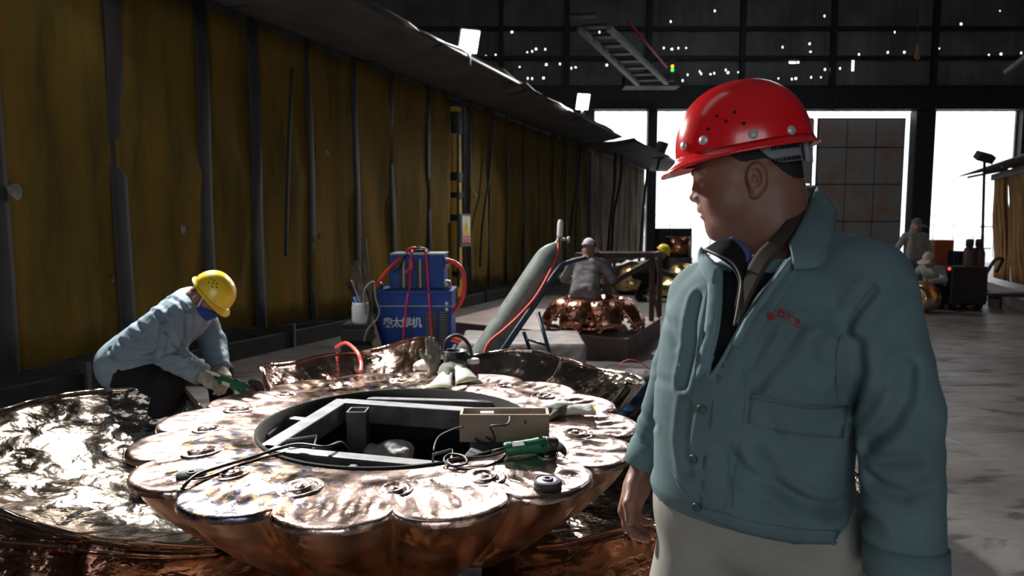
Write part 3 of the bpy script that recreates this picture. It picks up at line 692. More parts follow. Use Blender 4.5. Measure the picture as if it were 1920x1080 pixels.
# ---------------------------------------------------------------- hand / glove builder
def hand_sdf(P, wrist, f, n, side, curl=(.35, .4, .45, .5), sc=1., fat=1., thumb=.35, spread=1.):
    """f: towards the fingers, n: out of the palm, side=+1 if the thumb lies along n x f"""
    f = Vector(f).normalized(); n = Vector(n); n = (n-f*n.dot(f)).normalized(); t = n.cross(f)*side; wr = Vector(wrist)
    d = s_ell(P, wr+f*.045*sc, (.040*sc*fat, .052*sc, .017*sc*fat), np.array(Matrix((t, f, n)).transposed(), np.float32))
    offs = (.029, .010, -.010, -.028); lens = (.070, .078, .073, .058); base = (.088, .092, .088, .080); rad = (.0092, .0096, .0092, .0082)
    d = smin(d, s_cap(P, wr-f*.03*sc, wr+f*.03*sc, .024*sc*fat, .026*sc*fat), .02*sc)
    for k in range(4):
        d = smin(d, s_cap(P, wr+f*.02*sc+t*offs[k]*.6*sc, wr+(f*base[k]*.97+t*offs[k])*sc, .013*sc*fat, .0125*sc*fat), .014*sc)
    for k in range(4):
        p = wr+(f*base[k]*.95+t*offs[k])*sc; ang = 0.; fd = None; r = rad[k]*sc*fat
        dirb = (f+t*(offs[k]*2.0*spread)).normalized()
        for m_, (frac, kk) in enumerate(((.44, .8), (.32, 1.0), (.24, .8))):
            ang += curl[k]*kk*1.25; dd = (dirb*math.cos(ang)+n*math.sin(ang)).normalized(); p2 = p+dd*lens[k]*frac*sc*1.05
            e = s_cap(P, p, p2, r, r*.93); fd = e if fd is None else smin(fd, e, .004*sc); p = p2; r *= .93
        d = smin(d, fd, .006*sc)
    p = wr+(f*.028+t*.030+n*.004)*sc; d1 = (f*.62+t*.62+n*thumb).normalized(); d2 = (f*.92+t*.18+n*(thumb+.25)).normalized()
    e = smin(s_cap(P, p, p+d1*.046*sc, .0135*sc*fat, .0115*sc*fat), s_cap(P, p+d1*.046*sc, p+d1*.046*sc+d2*.034*sc, .0112*sc*fat, .009*sc*fat), .004*sc)
    return smin(d, e, .012*sc)
# ---------------------------------------------------------------- tools and things on the pedestal
mat('grinder_green', (.01, .13, .065), .4, var=.1); mat('rubber_black', (.012, .012, .013), .5); mat('gear_grey', (.10, .10, .105), .45, metal=.5); mat('disc_brown', (.045, .022, .02), .7, var=.3, scale=30)
mat('label_white', (.6, .6, .6), .5); mat('plywood', (.27, .20, .15), .65, var=.15, scale=3, stretch=(1, 8, 8)); mat('plywood_edge', (.48, .39, .30), .65, var=.2)
mat('canvas_cream', (.62, .64, .60), .9, var=.1, bump=.3, bscale=60); mat('canvas_grey', (.16, .16, .14), .95, var=.3, scale=16, bump=.3, bscale=60); mat('canvas_trim', (.55, .45, .10), .9)
def grinder(origin, ax, up, label, disc_up=True):
    """angle grinder: +x along the body towards the gear head"""
    t = thing('angle_grinder', origin, label, 'grinder', 'green angle grinders')
    M = frame_M(origin, ax, up)
    def mk(): q = MB(); q.M = M; return q
    q = mk(); q.lathe([(.0, -.10), (.027, -.098), (.030, -.09), (.029, -.02), (.031, .02), (.034, .05), (.036, .075), (.034, .08)], (0, 0, 0), 18, axis=(1, 0, 0)); b = q.build('motor_housing', 'grinder_green', t)
    q = mk(); q.box((.004, .030, .0), (.035, .012, .018)); q.build('switch', 'rubber_black', b, bevel=.003)
    q = mk(); q.box((-.04, -.005, .029), (.05, .022, .003)); q.build('rating_label', 'label_white', b)
    for k in range(5): q = mk(); q.box((.06, .034*math.cos(k*1.2), .034*math.sin(k*1.2)), (.018, .006, .006)); q.build('vent', 'rubber_black', b)
    q = mk(); q.lathe([(0, .078), (.034, .08), (.033, .09), (.028, .105), (.022, .125), (0, .135)], (0, 0, 0), 14, axis=(1, 0, 0)); q.lathe([(.024, -.02), (.026, .0), (.018, .035), (.0, .036)], (.112, 0, 0), 14, axis=(0, 0, -1)); q.build('gear_head', 'gear_grey', t)
    q = mk(); q.lathe([(0, .036), (.062, .036), (.064, .040), (.062, .044), (0, .044)], (.112, 0, 0), 26, axis=(0, 0, -1)); q.build('grinding_disc', 'disc_brown', t)
    q = mk(); g = [[(.112+.068*math.cos(a)*k, .068*math.sin(a)*k, -.03-.012*(k > .99)) for k in (.35, .7, 1., 1.0001)] for a in np.linspace(math.pi*.55, math.pi*1.45, 14)]; q.grid(g); q.build('guard', 'gear_grey', t)
    q = mk(); q.lathe([(.011, 0), (.009, .03), (.006, .05)], (-.098, 0, 0), 10, axis=(-1, 0, 0)); q.build('cord_sleeve', 'rubber_black', t)
    return t
g0 = atz(988, 838, ZP+.045)
grinder(g0+Vector((0, 0, .0)), (.97, .22, .05), (0, .9, .45), 'green angle grinder lying on the pedestal beside the plywood box')
# plywood box
bx = thing('plywood_box', atz(944, 826, ZP), 'open plywood tray box standing on the pedestal behind the green grinder', 'box')
b0 = atz(862, 829, ZP+.004); b1 = atz(1030, 829, ZP+.004); ex = (b1-b0).normalized(); ey = Vector((-ex.y, ex.x, 0)); LB = (b1-b0).length; HB = .125; DB = .115
Mb = frame_M(b0, ex, ey)
for nm, c, dmn in (('front_board', (LB/2, .006, HB/2), (LB, .012, HB)), ('back_board', (LB/2, DB, HB/2), (LB, .012, HB)), ('end_board', (.006, DB/2, HB/2), (.012, DB-.012, HB)), ('end_board', (LB-.006, DB/2, HB/2), (.012, DB-.012, HB)), ('bottom_board', (LB/2, DB/2, .006), (LB-.024, DB-.012, .012))):
    q = MB(); q.M = Mb; q.box(c, dmn); q.build(nm, 'plywood' if nm != 'end_board' else 'plywood_edge', bx, bevel=.0015)
q = MB(); q.M = Mb; q.box((LB*.30, DB*.55, HB*.86), (.06, .03, .025)); tag(q.build('socket_block', 'label_white'), 'small white block lying in the plywood tray box', 'block')
q = MB(); q.M = Mb; q.box((LB*.3, DB*.55, HB*.45), (.05, .06, .05+.02)); tag(q.build('parts_packet', 'plywood_edge'), 'pale packet under the white block in the plywood box', 'packet')
# cables
def cable(pts, r, label, name='cable', m='rubber_black', n=8, cat='cable'):
    q = MB(); q.tube(smooth_path(pts, n), r, 7); return tag(q.build(name, m), label, cat)
Z = ZP+.008
cable([atz(330, 962, .40), atz(333, 935, .50), atz(345, 912, ZP+.01), atz(370, 890, ZP+.03), atz(420, 873, ZP+.03), atz(470, 858, ZP+.02), atz(520, 842, ZP+.02), atz(560, 833, ZP+.03), atz(610, 838, ZP+.03), atz(640, 830, ZP+.0), atz(655, 850, ZP-.15)], .007, 'thick black power cable draped over the left lobes of the pedestal')
cable([atz(360, 899, ZP+.012), atz(395, 893, ZP+.012), atz(440, 875, ZP+.012), atz(500, 856, ZP+.012), atz(535, 848, ZP+.015)], .004, 'thin black wire beside the power cable on the left lobes')
cable([atz(950, 845, ZP+.04), atz(915, 856, ZP+.03), atz(870, 858, ZP+.03), atz(840, 862, ZP+.02), atz(850, 873, ZP+.02), atz(875, 869, ZP+.03), atz(868, 855, ZP+.04), atz(842, 852, ZP+.03), atz(834, 866, ZP+.02), atz(870, 880, ZP+.01), atz(905, 876, ZP+.01), atz(940, 862, ZP+.012), atz(948, 852, ZP+.02)], .005, 'black flex of the grinder looping over the frame corner')
cable([atz(846, 842, ZP-.05), atz(815, 848, ZP+.0), atz(822, 820, ZP+.03), atz(850, 805, ZP+.07), atz(868, 800, ZP+.1)], .004, 'black wire arching from the frame to the plywood box')
cable([atz(944, 775, ZP+.06), atz(955, 781, ZP+.12), atz(950, 796, ZP+.14), atz(920, 799, ZP+.135), atz(925, 812, ZP+.08), atz(926, 828, ZP+.03), atz(900, 812, ZP+.03), atz(893, 824, ZP+.02), atz(918, 836, ZP+.02)], .0045, 'black flex trailing over the front of the plywood box')
cable([atz(985, 793, ZP+.1), atz(978, 778, ZP+.09), atz(955, 775, ZP+.07), atz(935, 768, ZP+.03)], .0045, 'short black flex behind the plywood box')
# grinding discs lying on the lobes
def disc_thing(px, py, r, label, style):
    p = atz(px, py, ZP+.004); t = thing('grinding_wheel', p, label, 'grinding disc')
    if style == 0:
        q = MB(); q.lathe([(.012, .0), (r, .0), (r, .007), (r*.4, .008), (r*.36, .012), (.012, .012)], p, 30, closed=True); q.build('abrasive', mat('abrasive_black', (.025, .027, .03), .6, var=.3, scale=60), t)
        q = MB(); q.lathe([(.012, .0), (.02, 0), (.02, .013), (.012, .013)], p, 16, closed=True); q.build('hub_ring', 'gear_grey', t)
    else:
        q = MB(); q.lathe([(r*.98, .0), (r*1.05, .0), (r*1.05, .02), (r*.9, .026), (r*.88, .02)], p, 30, closed=True); q.build('flap_ring', mat('flap_black', (.03, .03, .04), .7), t)
        q = MB(); q.lathe([(.014, .018), (r*.88, .018), (r*.88, .023), (.014, .025)], p, 30, closed=True); q.build('backing_plate', mat('plate_lilac', (.55, .52, .62), .35, metal=.3), t)
        q = MB(); q.lathe([(.010, .018), (.022, .018), (.02, .03), (.010, .03)], p, 18, closed=True); q.build('hub_ring', mat('hub_violet', (.06, .03, .09), .4), t)
    return t
disc_thing(359, 890, .055, 'flat black grinding wheel on the left lobe under the cable', 0)
disc_thing(1027, 911, .050, 'flap disc with a lilac plate lying on the right front lobe', 1)
# gloves
def glove(label, wrist, f, n, side, cuff_dir, cuff_len, cuff_w, curl, up=(0, 0, 1), bend=.0):
    wrist = Vector(wrist); t = thing('work_glove', wrist, label, 'glove', 'canvas work gloves')
    fn = lambda P: hand_sdf(P, wrist, f, n, side, curl, 1.12, 1.25, .3)
    c = wrist+Vector(f).normalized()*.08
    me = sdf_mesh('glove_hand', fn, c-Vector((.19, .19, .12)), c+Vector((.19, .19, .12)), .0055); link_mesh('glove_hand', me, 'canvas_grey', t)
    cd = Vector(cuff_dir).normalized(); lat = Vector(up).cross(cd).normalized(); nn = cd.cross(lat); g = []
    for i in range(21):
        a = 2*math.pi*i/20; row = []
        for k in (0, .25, .5, .75, 1.):
            w_ = .036+(cuff_w-.036)*k; h_ = .024*(1-.45*k)+.006
            p = wrist+cd*(cuff_len*k)+lat*(w_*math.cos(a))+nn*(h_*math.sin(a)+.004*math.sin(3*a+k*5))-Vector((0, 0, bend*k*k)); row.append(p)
        g.append(row)
    q = MB(); q.shell(g, .003); q.build('cuff', 'canvas_cream', t)
    q = MB(); q.tube([r[-1] for r in g], .0035, 6); q.build('cuff_trim', 'canvas_trim', t)
    return t
p = atz(838, 703, ZP+.045); glove('left cream cuffed glove of the pair hanging over the rim of the opening', p, (-.05, 1, .35), (0, -.3, -1), 1, (-.18, -1, -.15), .20, .085, (.25, .3, .3, .35), bend=.02)
p = atz(862, 690, ZP+.07); glove('right cream cuffed glove of the pair beside the black kettle', p, (-.35, .9, .35), (0, -.3, -1), -1, (.42, -1, -.25), .19, .085, (.45, .5, .5, .5), bend=.02)
p = atz(1058, 768, ZP+.035); glove('pale glove lying alone on the right back lobe of the pedestal', p, (-1, -.15, .0), (0, -.3, -1), -1, (1, .05, .0), .15, .06, (.3, .5, .6, .7))
# grey glove thrown against the kettle
p = atz(812, 690, ZP+.03); t = thing('spare_glove', p, 'limp olive grey glove propped upright against the black kettle', 'glove')
fn = lambda P: hand_sdf(P, p+Vector((0, 0, .02)), (-.05, .25, 1), (0, -1, .2), 1, (.12, .1, .1, .15), 1.1, 1.2, .25)
link_mesh('glove_body', sdf_mesh('glove_body', fn, p+Vector((-.12, -.12, -.04)), p+Vector((.12, .16, .24)), .0055), 'canvas_grey', t)
# black kettle / helmet-like can with handle and the white-lidded tin behind
mat('kettle_black', (.012, .014, .018), .3, rvar=.1); mat('tin_maroon', (.10, .025, .03), .5, col2=(.4, .3, .3), scale=22, lo=.55, hi=.7); mat('lid_white', (.7, .68, .7), .5)
p = atz(853, 703, ZP+.004); k = thing('black_can', p, 'black can with a bent handle standing behind the gloves', 'can')
q = MB(); q.lathe([(0, 0), (.062, 0), (.068, .01), (.072, .10), (.070, .15), (.076, .155), (.076, .162), (.064, .162), (.062, .03), (0, .03)], p, 26); q.build('body', 'kettle_black', k)
q = MB(); q.tube(smooth_path([p+Vector((-.07, 0, .15)), p+Vector((-.05, 0, .23)), p+Vector((.02, .0, .26)), p+Vector((.09, 0, .20)), p+Vector((.115, 0, .08)), p+Vector((.105, 0, .02))]), .012, 8); q.build('handle', 'rubber_black', k)
q = MB(); q.tube(smooth_path([p+Vector((.06, -.03, .15)), p+Vector((.10, -.05, .10)), p+Vector((.10, -.06, .01))]), .016, 8); q.build('strap', 'rubber_black', k)
p = atz(887, 706, ZP+.004); k = thing('lidded_tin', p, 'small maroon tin with a white lid beside the black can', 'tin')
q = MB(); q.lathe([(0, 0), (.034, 0), (.036, .01), (.036, .085), (.032, .09), (0, .09)], p, 20); q.build('body', 'tin_maroon', k)
q = MB(); q.lathe([(0, .088), (.041, .088), (.041, .112), (.036, .118), (0, .118)], p, 20); q.build('lid', 'lid_white', k)
p = atz(795, 690, ZP+.004); k = thing('rag', p, 'crumpled white rag on the back of the pedestal', 'rag')
fn = lambda P: s_ell(P, p+Vector((.0, .02, .01)), (.075, .06, .045))+.012*fnoise(P, 50, 3)+.006*fnoise(P, 110, 4)
link_mesh('cloth', sdf_mesh('cloth', fn, p+Vector((-.12, -.1, -.01)), p+Vector((.12, .12, .09)), .005), mat('rag_white', (.6, .58, .56), .9), k)
# pale cement lump in the frame
p = atz(724, 853, .33); k = thing('cement_lump', p, 'rough pale grey cement lump lying inside the tube frame', 'lump')
q = MB(); q.box((p.x, p.y+.05, .18), (.24, .16, .22)); q.build('support_block', 'dark_plate', k)
fn = lambda P: smin(s_box(P, (p.x, p.y+.05, .315), (.125, .07, .045), None, .03), s_ell(P, (p.x+.04, p.y+.08, .34), (.08, .06, .045)), .02)+.010*fnoise(P, 45, 8)+.005*fnoise(P, 120, 9)
link_mesh('lump', sdf_mesh('lump', fn, (p.x-.17, p.y-.08, .25), (p.x+.17, p.y+.19, .47), .006), mat('cement_pale', (.42, .43, .42), .95, var=.2, scale=30, bump=.3), k)
# tongs and a red lead over the back petals
mat('iron_dark', (.03, .022, .02), .6, metal=.3)
a, c = atz(1052, 672, .62), atz(1018, 722, .30)
t = thing('iron_tongs', c, 'dark iron tongs leaning in the back right petal', 'tongs')
q = MB(); q.tube(smooth_path([atz(1053, 674, .66), atz(1048, 690, .58), atz(1040, 705, .52)]), [.012]*17, 8); q.build('grip', 'iron_dark', t)
q = MB(); q.tube(smooth_path([atz(1040, 705, .52), atz(1026, 716, .44), atz(1020, 730, .36)]), .009, 7); q.build('jaw', 'iron_dark', t)
q = MB(); q.tube(smooth_path([atz(1040, 705, .52), atz(1040, 720, .44), atz(1030, 735, .36)]), .009, 7); q.build('jaw', 'iron_dark', t)
mat('hose_red', (.75, .045, .035), .45); mat('hose_maroon', (.16, .025, .03), .45)
cable([atz(630, 652, .55), atz(648, 643, .66), atz(668, 658, .66), atz(677, 680, .60), atz(676, 697, .56)], .012, 'red hose hooked over the rim of the back petal', 'gas_hose', 'hose_red', cat='hose')
# ================================================================ PEOPLE
def skin_mat(name, c):
    m = mat(name, c, .5, var=.10, scale=18, bump=.08, bscale=140); b = m.node_tree.nodes['Principled BSDF']
    b.inputs['Subsurface Weight'].default_value = .08; b.inputs['Subsurface Radius'].default_value = (.012, .005, .003); b.inputs['Subsurface Scale'].default_value = 1.0
    return m
skin_mat('skin', (.235, .108, .076)); skin_mat('skin_far', (.30, .17, .125))
mat('hair_black', (.012, .010, .010), .6, bump=.5, bscale=220); mat('eye_white', (.6, .58, .56), .2); mat('iris', (.02, .012, .01), .1)
def cloth(name, c, var=.1, rough=.85, bump=.12): return mat(name, c, rough, var=var, scale=9, bump=bump, bscale=420, spec=.25)
cloth('jacket_teal', (.125, .200, .222)); cloth('jacket_teal_light', (.15, .24, .262)); cloth('jacket_blue', (.20, .27, .335)); cloth('trouser_beige', (.34, .34, .30)); cloth('trouser_black', (.012, .012, .014))
cloth('vest_black', (.010, .010, .012)); cloth('vest_brown', (.055, .047, .038)); cloth('shirt_blue', (.10, .13, .30)); cloth('uniform_grey', (.25, .26, .25)); cloth('uniform_pale', (.20, .20, .205), var=.35)
mat('boot_black', (.02, .02, .02), .5); mat('helmet_red', (.78, .010, .018), .22, var=.05, coat=.6, bump=.03, bscale=60); mat('helmet_yellow', (.80, .56, .03), .3, var=.05, coat=.3)
mat('rivet', (.55, .55, .56), .35, metal=.3); mat('strap_grey', (.19, .215, .24), .5); mat('strap_blue', (.03, .12, .30), .5); mat('hole_black', (.004, .004, .004), .9)
mat('mask_blue', (.008, .035, .23), .8, bump=.2); mat('strap_white', (.7, .7, .7), .7); mat('thread_red', (.33, .01, .03), .7); mat('metal_dull', (.35, .36, .35), .4, metal=.7)

def head_axes(f, u):
    f = Vector(f).normalized(); u = Vector(u); u = (u-f*u.dot(f)).normalized(); x = f.cross(u)
    return np.array(Matrix((x, f, u)).transposed(), np.float32), Matrix((x, f, u)).transposed()
def head_sdf(P, c, A, detail=True):
    q = (P-V3(c))@A; qx = np.abs(q[:, 0]); S = np.stack([qx, q[:, 1], q[:, 2]], 1)
    d = s_ell(q, (0, -.012, .058), (.078, .100, .088))
    d = smin(d, s_ell(q, (0, .040, .0), (.064, .072, .092)), .03)
    d = smin(d, s_ell(q, (0, .036, -.058), (.062, .060, .050)), .03)
    d = smin(d, s_ell(S, (.044, .048, -.030), (.030, .044, .042)), .025)          # cheeks
    d = smin(d, s_cap(q, (0, .078, -.090), (0, .072, -.092), .021), .022)         # chin
    d = smin(d, s_ell(q, (0, .03, -.092), (.045, .05, .026)), .03)                # under the chin
    d = smin(d, s_ell(S, (.022, .096, .036), (.030, .014, .010)), .014)           # brow
    d = smax(d, -s_ell(S, (.033, .112, .014), (.018, .014, .011)), .012)          # socket
    d = smin(d, s_ell(S, (.032, .088, .013), (.015, .013, .0105)), .006)          # lid
    d = smin(d, s_cap(q, (0, .098, .024), (0, .114, -.012), .0075, .0115), .010)  # nose
    d = smin(d, s_ell(S, (.0125, .106, -.016), (.009, .011, .008)), .006)
    d = smin(d, s_ell(q, (0, .098, -.040), (.026, .014, .010)), .010)             # mouth
    d = smin(d, s_ell(q, (0, .1025, -.0435), (.022, .009, .0055)), .004)
    d = smin(d, s_ell(q, (0, .099, -.057), (.020, .010, .0065)), .005)
    d = smax(d, -s_ell(q, (0, .113, -.050), (.024, .012, .0016)), .003)
    d = smin(d, s_cap(q, (0, -.026, -.045), (0, -.048, -.150), .066, .072), .03)  # neck
    d = smin(d, s_ell(q, (0, -.050, -.035), (.062, .058, .060)), .03)
    # ears: helix rim, bowl, lobe
    e = s_ell(S, (.080, -.010, .000), (.011, .021, .034))
    e = smax(e, -s_ell(S, (.091, -.006, .003), (.010, .0125, .021)), .004)
    e = smin(e, s_ell(S, (.083, -.004, -.002), (.006, .006, .010)), .004)
    e = smin(e, s_ell(S, (.080, -.002, -.030), (.008, .011, .011)), .006)
    return smin(d, e, .005)
def build_helmet(parent, c, A3, m, det=True, nholes=None):
    """shell with brim; local x right, y front, z up; rim plane z=.057"""
    M = A3.to_4x4(); M.translation = Vector(c)
    def dome(a, k, grow=0.):
        # a: azimuth from front; k 0 rim .. 1 crown
        ca, sa = math.cos(a), math.sin(a); fy = .142 if ca > 0 else .136; e = 2.25
        el = k*math.pi/2; ce, se = math.cos(el)**.86, math.sin(el)**.9
        r = (abs(ca)**e+abs(sa)**e)**(-1/e)
        return Vector((sa*r*(.112+grow)*ce, ca*r*(fy+grow)*ce-.0, .060+(.152+grow)*se))
    hp = thing('helmet', (0, 0, 0)); hp.parent = parent
    na = 64 if det else 28; nk = 18 if det else 9
    g = [[dome(2*math.pi*i/na, j/nk) for j in range(nk+1)] for i in range(na)]
    gi = [[dome(2*math.pi*i/na, j/nk, -.004) for j in range(nk+1)] for i in range(na)]
    q = MB(); q.M = M; q.grid(g, closed_u=True, flip=True); q.grid(gi, closed_u=True); sh = q.build('shell', m, parent); bpy.data.objects.remove(hp)
    g = []
    for i in range(na):
        a = 2*math.pi*i/na; p = dome(a, 0, -.004); p2 = dome(a, 0); o_ = Vector((p2.x, p2.y, 0)).normalized()
        v = max(0, math.cos(a)); ext = .010+.026*v**3; dz = -.016*v**3*(1)-.002
        g.append([p, p2+Vector((0, 0, .012)), p2+o_*.004+Vector((0, 0, .003)), p2+o_*ext*.7+Vector((0, 0, dz*.6)), p2+o_*ext+Vector((0, 0, dz)), p2+o_*ext+Vector((0, 0, dz-.005)), p2+o_*ext*.6+Vector((0, 0, dz*.6-.005)), p+Vector((0, 0, -.004))])
    q = MB(); q.M = M; q.grid(g, closed_u=True, flip=True); q.build('brim', m, sh)
    return sh, M, dome
def build_person(name, label, J, mats, res=.010, folds=None, torso=None, group=None, hands=None, seed=0, head=True, jr=1., boots=True, det=False, head_res=None, hair=True, fold_amp=.006, base=None):
    t = thing(name, base if base is not None else (J['pelvis'][0], J['pelvis'][1], min(J['anL'][2], J['anR'][2])-.08), label, 'person', group)
    A, A3 = head_axes(J['hf'], J['hu']); lat = (Vector(J['shL'])-Vector(J['shR'])).normalized(); pv, chs = Vector(J['pelvis']), (Vector(J['shL'])+Vector(J['shR']))/2
    W = .105*jr
    if torso is None:
        def torso(P):
            hl = (Vector(J['hipL'])-Vector(J['hipR'])).normalized()
            d = smin(s_cap(P, pv+hl*.065, chs+lat*.07-Vector((0, 0, .03)), .125*jr, .105*jr), s_cap(P, pv-hl*.065, chs-lat*.07-Vector((0, 0, .03)), .125*jr, .105*jr), .06)
            return smin(d, s_cap(P, chs-lat*.11, chs+lat*.11, .075, .075), .05)
    def sleeves(P):
        d = None
        for s in 'LR':
            e = smin(s_cap(P, J['sh'+s], J['el'+s], .070*jr, .060*jr), s_cap(P, J['el'+s], J['wr'+s], .060*jr, .047*jr), .02)
            d = e if d is None else np.minimum(d, e)
        return d
    def jacket_base(P): return smin(torso(P), sleeves(P), .025)
    def jacket(P):
        nonlocal folds
        d = jacket_base(P)+fold_amp*fnoise(P*np.array([1, 1, .55], np.float32), 34, seed)+fold_amp*.5*fnoise(P, 75, seed+1)
        if folds:
            d = fold_apply(P, d, folds, .8)
        return d
    if folds and isinstance(folds[0][0][0], tuple): folds = [([trace(jacket_base, x, y, pv.y-.7, pv.y+.7) for x, y in pts], dep, wd) for pts, dep, wd in folds]; folds = fold_prep(jacket_base, folds)
    allp = [Vector(J[k]) for k in J if k not in ('hf', 'hu')]
    jp = [Vector(J[k]) for k in ('pelvis', 'shL', 'shR', 'elL', 'elR', 'wrL', 'wrR')]
    lo = [min(p[i] for p in jp)-.24 for i in range(3)]; hi = [max(p[i] for p in jp)+.24 for i in range(3)]
    cuts = [(Vector(J['wr'+s]), (Vector(J['wr'+s])-Vector(J['el'+s])).normalized()) for s in 'LR']
    def jfin(P):
        d = jacket(P)
        for p, dr in cuts:
            near = np.linalg.norm(P-V3(p), axis=1) < .11; e = (P-V3(p))@V3(dr); d = np.where(near, np.maximum(d, e), d)
        return d
    if mats.get('jacket'): link_mesh('jacket', sdf_mesh('jacket', jfin if not folds or True else jacket, lo, hi, res), mats['jacket'], t)
    def trousers(P):
        jt = min(jr, 1.12); d = smin(s_cap(P, J['hipL'], J['hipR'], .125*jt, .125*jt), s_cap(P, pv, pv+Vector((0, 0, .03)), .12*jt), .05)
        for s in 'LR':
            e = smin(s_cap(P, J['hip'+s], J['kn'+s], .098*jt, .078*jt), s_cap(P, J['kn'+s], J['an'+s], .076*jt, .062*jt), .03); d = smin(d, e, .03)
        return d+fold_amp*fnoise(P, 30, seed+5)
    tp = [Vector(J[k]) for k in ('pelvis', 'hipL', 'hipR', 'knL', 'knR', 'anL', 'anR')]
    lo2 = [min(p[i] for p in tp)-.2 for i in range(3)]; hi2 = [max(p[i] for p in tp)+.2 for i in range(3)]
    lo2[2] = min(p.z for p in tp)-.03
    link_mesh('trousers', sdf_mesh('trousers', trousers, lo2, hi2, res), mats['trousers'], t)
    if boots:
        for s in 'LR':
            a = Vector(J['an'+s]); fdir = Vector(J.get('toe', (0, -1, 0))); fdir = Vector((fdir.x, fdir.y, 0)).normalized(); gz = a.z-.075
            fn = lambda P: np.maximum(smin(s_cap(P, a+Vector((0, 0, .03)), (a.x, a.y, gz+.05), .048), s_cap(P, (a.x, a.y, gz+.045), (a.x+fdir.x*.15, a.y+fdir.y*.15, gz+.035), .046, .042), .03), gz-P[:, 2])
            link_mesh('boot', sdf_mesh('boot', fn, a-Vector((.25, .25, .11)), a+Vector((.25, .25, .10)), max(res, .012)), 'boot_black', t)
    hc = V3(J['head'])
    def body(P):
        d = head_sdf(P, J['head'], A)
        d = smin(d, s_cap(P, Vector(J['head'])-Vector(J['hu']).normalized()*.1-Vector(J['hf'])*.03, chs, .055, .06), .03)
        d = smin(d, s_cap(P, chs, pv, .07, .08), .05)
        for s in 'LR':
            d = smin(d, smin(s_cap(P, chs, J['sh'+s], .05), smin(s_cap(P, J['sh'+s], J['el'+s], .040, .034), s_cap(P, J['el'+s], J['wr'+s], .034, .026), .01), .03), .02)
            d = smin(d, smin(s_cap(P, J['hip'+s], J['kn'+s], .06, .045), s_cap(P, J['kn'+s], J['an'+s], .045, .035), .02), .03)
        return d
    def skin(P):
        d = body(P)
        for h_ in (hands or []): d = smin(d, hand_sdf(P, **h_), .008)
        return d
    lo3 = [min(p[i] for p in allp)-.22 for i in range(3)]; hi3 = [max(p[i] for p in allp)+.25 for i in range(3)]
    me = sdf_mesh('body', skin, lo3, hi3, max(res*1.4, .011) if head_res else res)
    if head_res:   # finer lattice for the head and neck and the hands of a near figure, welded into the same mesh
        bm = bmesh.new(); bm.from_mesh(me)
        hcv = Vector(J['head'])
        boxes = [(hcv-Vector((.15, .15, .19)), hcv+Vector((.15, .15, .17)))]
        for h_ in (hands or []):
            c = Vector(h_['wrist'])+Vector(h_['f']).normalized()*.07; boxes.append((c-Vector((.13, .13, .13)), c+Vector((.13, .13, .13))))
        for k, (a, c) in enumerate(boxes):
            dele = [v for v in bm.verts if all(a[i]+.02 < v.co[i] < c[i]-.02 for i in range(3))]
            bmesh.ops.delete(bm, geom=dele, context='VERTS')
            m2 = sdf_mesh('p', skin, a, c, head_res); bm.from_mesh(m2); bpy.data.meshes.remove(m2)
        for f_ in bm.faces: f_.smooth = True
        bm.to_mesh(me); bm.free()
    link_mesh('body', me, mats['skin'], t)
    if hair:
        def hairf2(P):
            q = (P-V3(J['head']))@A; d = s_ell(q, (0, -.012, .058), (.0795, .1018, .090)); d = smin(d, s_ell(q, (0, -.052, -.015), (.060, .056, .05)), .03)
            ramp = .036-.050*np.clip((-.035-q[:, 1])/.045, 0, 1)
            return np.maximum(np.maximum(d, ramp-q[:, 2]), q[:, 1]-.085)
        hl = Vector(J['head']); link_mesh('hair', sdf_mesh('hair', hairf2, hl-Vector((.16, .16, .12)), hl+Vector((.16, .16, .18)), (head_res or res)*1.2), 'hair_black', t)
    return t, A3, jacket, jacket_base, sleeves

def fold_prep(fn, folds):
    out = []
    for pts, dep, wd in folds:
        n_ = np.array(grad(fn, pts[len(pts)//2]), np.float32); A = np.eye(3, dtype=np.float32)-.85*np.outer(n_, n_)
        out.append(([Vector([float(c) for c in V3(p)@A]) for p in pts], dep, wd, A))
    return out
def fold_apply(P, d, folds, mul=1.):
    for pts, dep, wd, A in folds:
        e = s_path(P@A, pts, 0)/wd; d = d+mul*dep*np.exp(-e**1.7)-mul*.35*dep*np.exp(-((e-2.0)/.8)**2)   # crease with a soft swell on each side
    return d
# ---------------------------------------------------------------- foreground man
MC = Vector((.525, 1.36, 0)); lx = Vector((.7071, -.7071, 0)); fy_ = Vector((-.7071, -.7071, 0))
def body_pt(l, f, z): return MC+lx*l+fy_*f+Vector((0, 0, z))
prof = np.array([[.86, .185, .135], [.93, .200, .150], [.955, .205, .158], [.985, .194, .160], [1.08, .196, .162], [1.2, .204, .168], [1.32, .208, .162], [1.38, .186, .140], [1.42, .150, .115], [1.455, .105, .095], [1.49, .075, .08]], np.float32)
def man_torso(P):
    q = P-V3(MC); z = P[:, 2]; sh_ = np.interp(z, [.95, 1.15, 1.32], [.017, .013, 0]); l = q@V3(lx)+sh_; f = q@V3(fy_)-sh_
    rx = np.interp(z, prof[:, 0], prof[:, 1]); ry = np.interp(z, prof[:, 0], prof[:, 2]); f2 = f-np.interp(z, [.9, 1.1, 1.3, 1.5], [.012, .02, .006, -.03])
    k = (np.abs(l/rx)**2.3+np.abs(f2/ry)**2.3)**(1/2.3); d = (k-1)*np.minimum(rx, ry)
    d = np.maximum(d, z-1.465)
    d = smin(d, s_cap(P, body_pt(.065, -.060, 1.452), body_pt(.165, -.012, 1.412), .056, .072), .03)
    d = smin(d, s_cap(P, body_pt(-.085, -.05, 1.43), body_pt(-.14, -.01, 1.37), .040, .058), .03)
    return np.maximum(d, .93-z)
hc = at(1404, 341, 1.43)
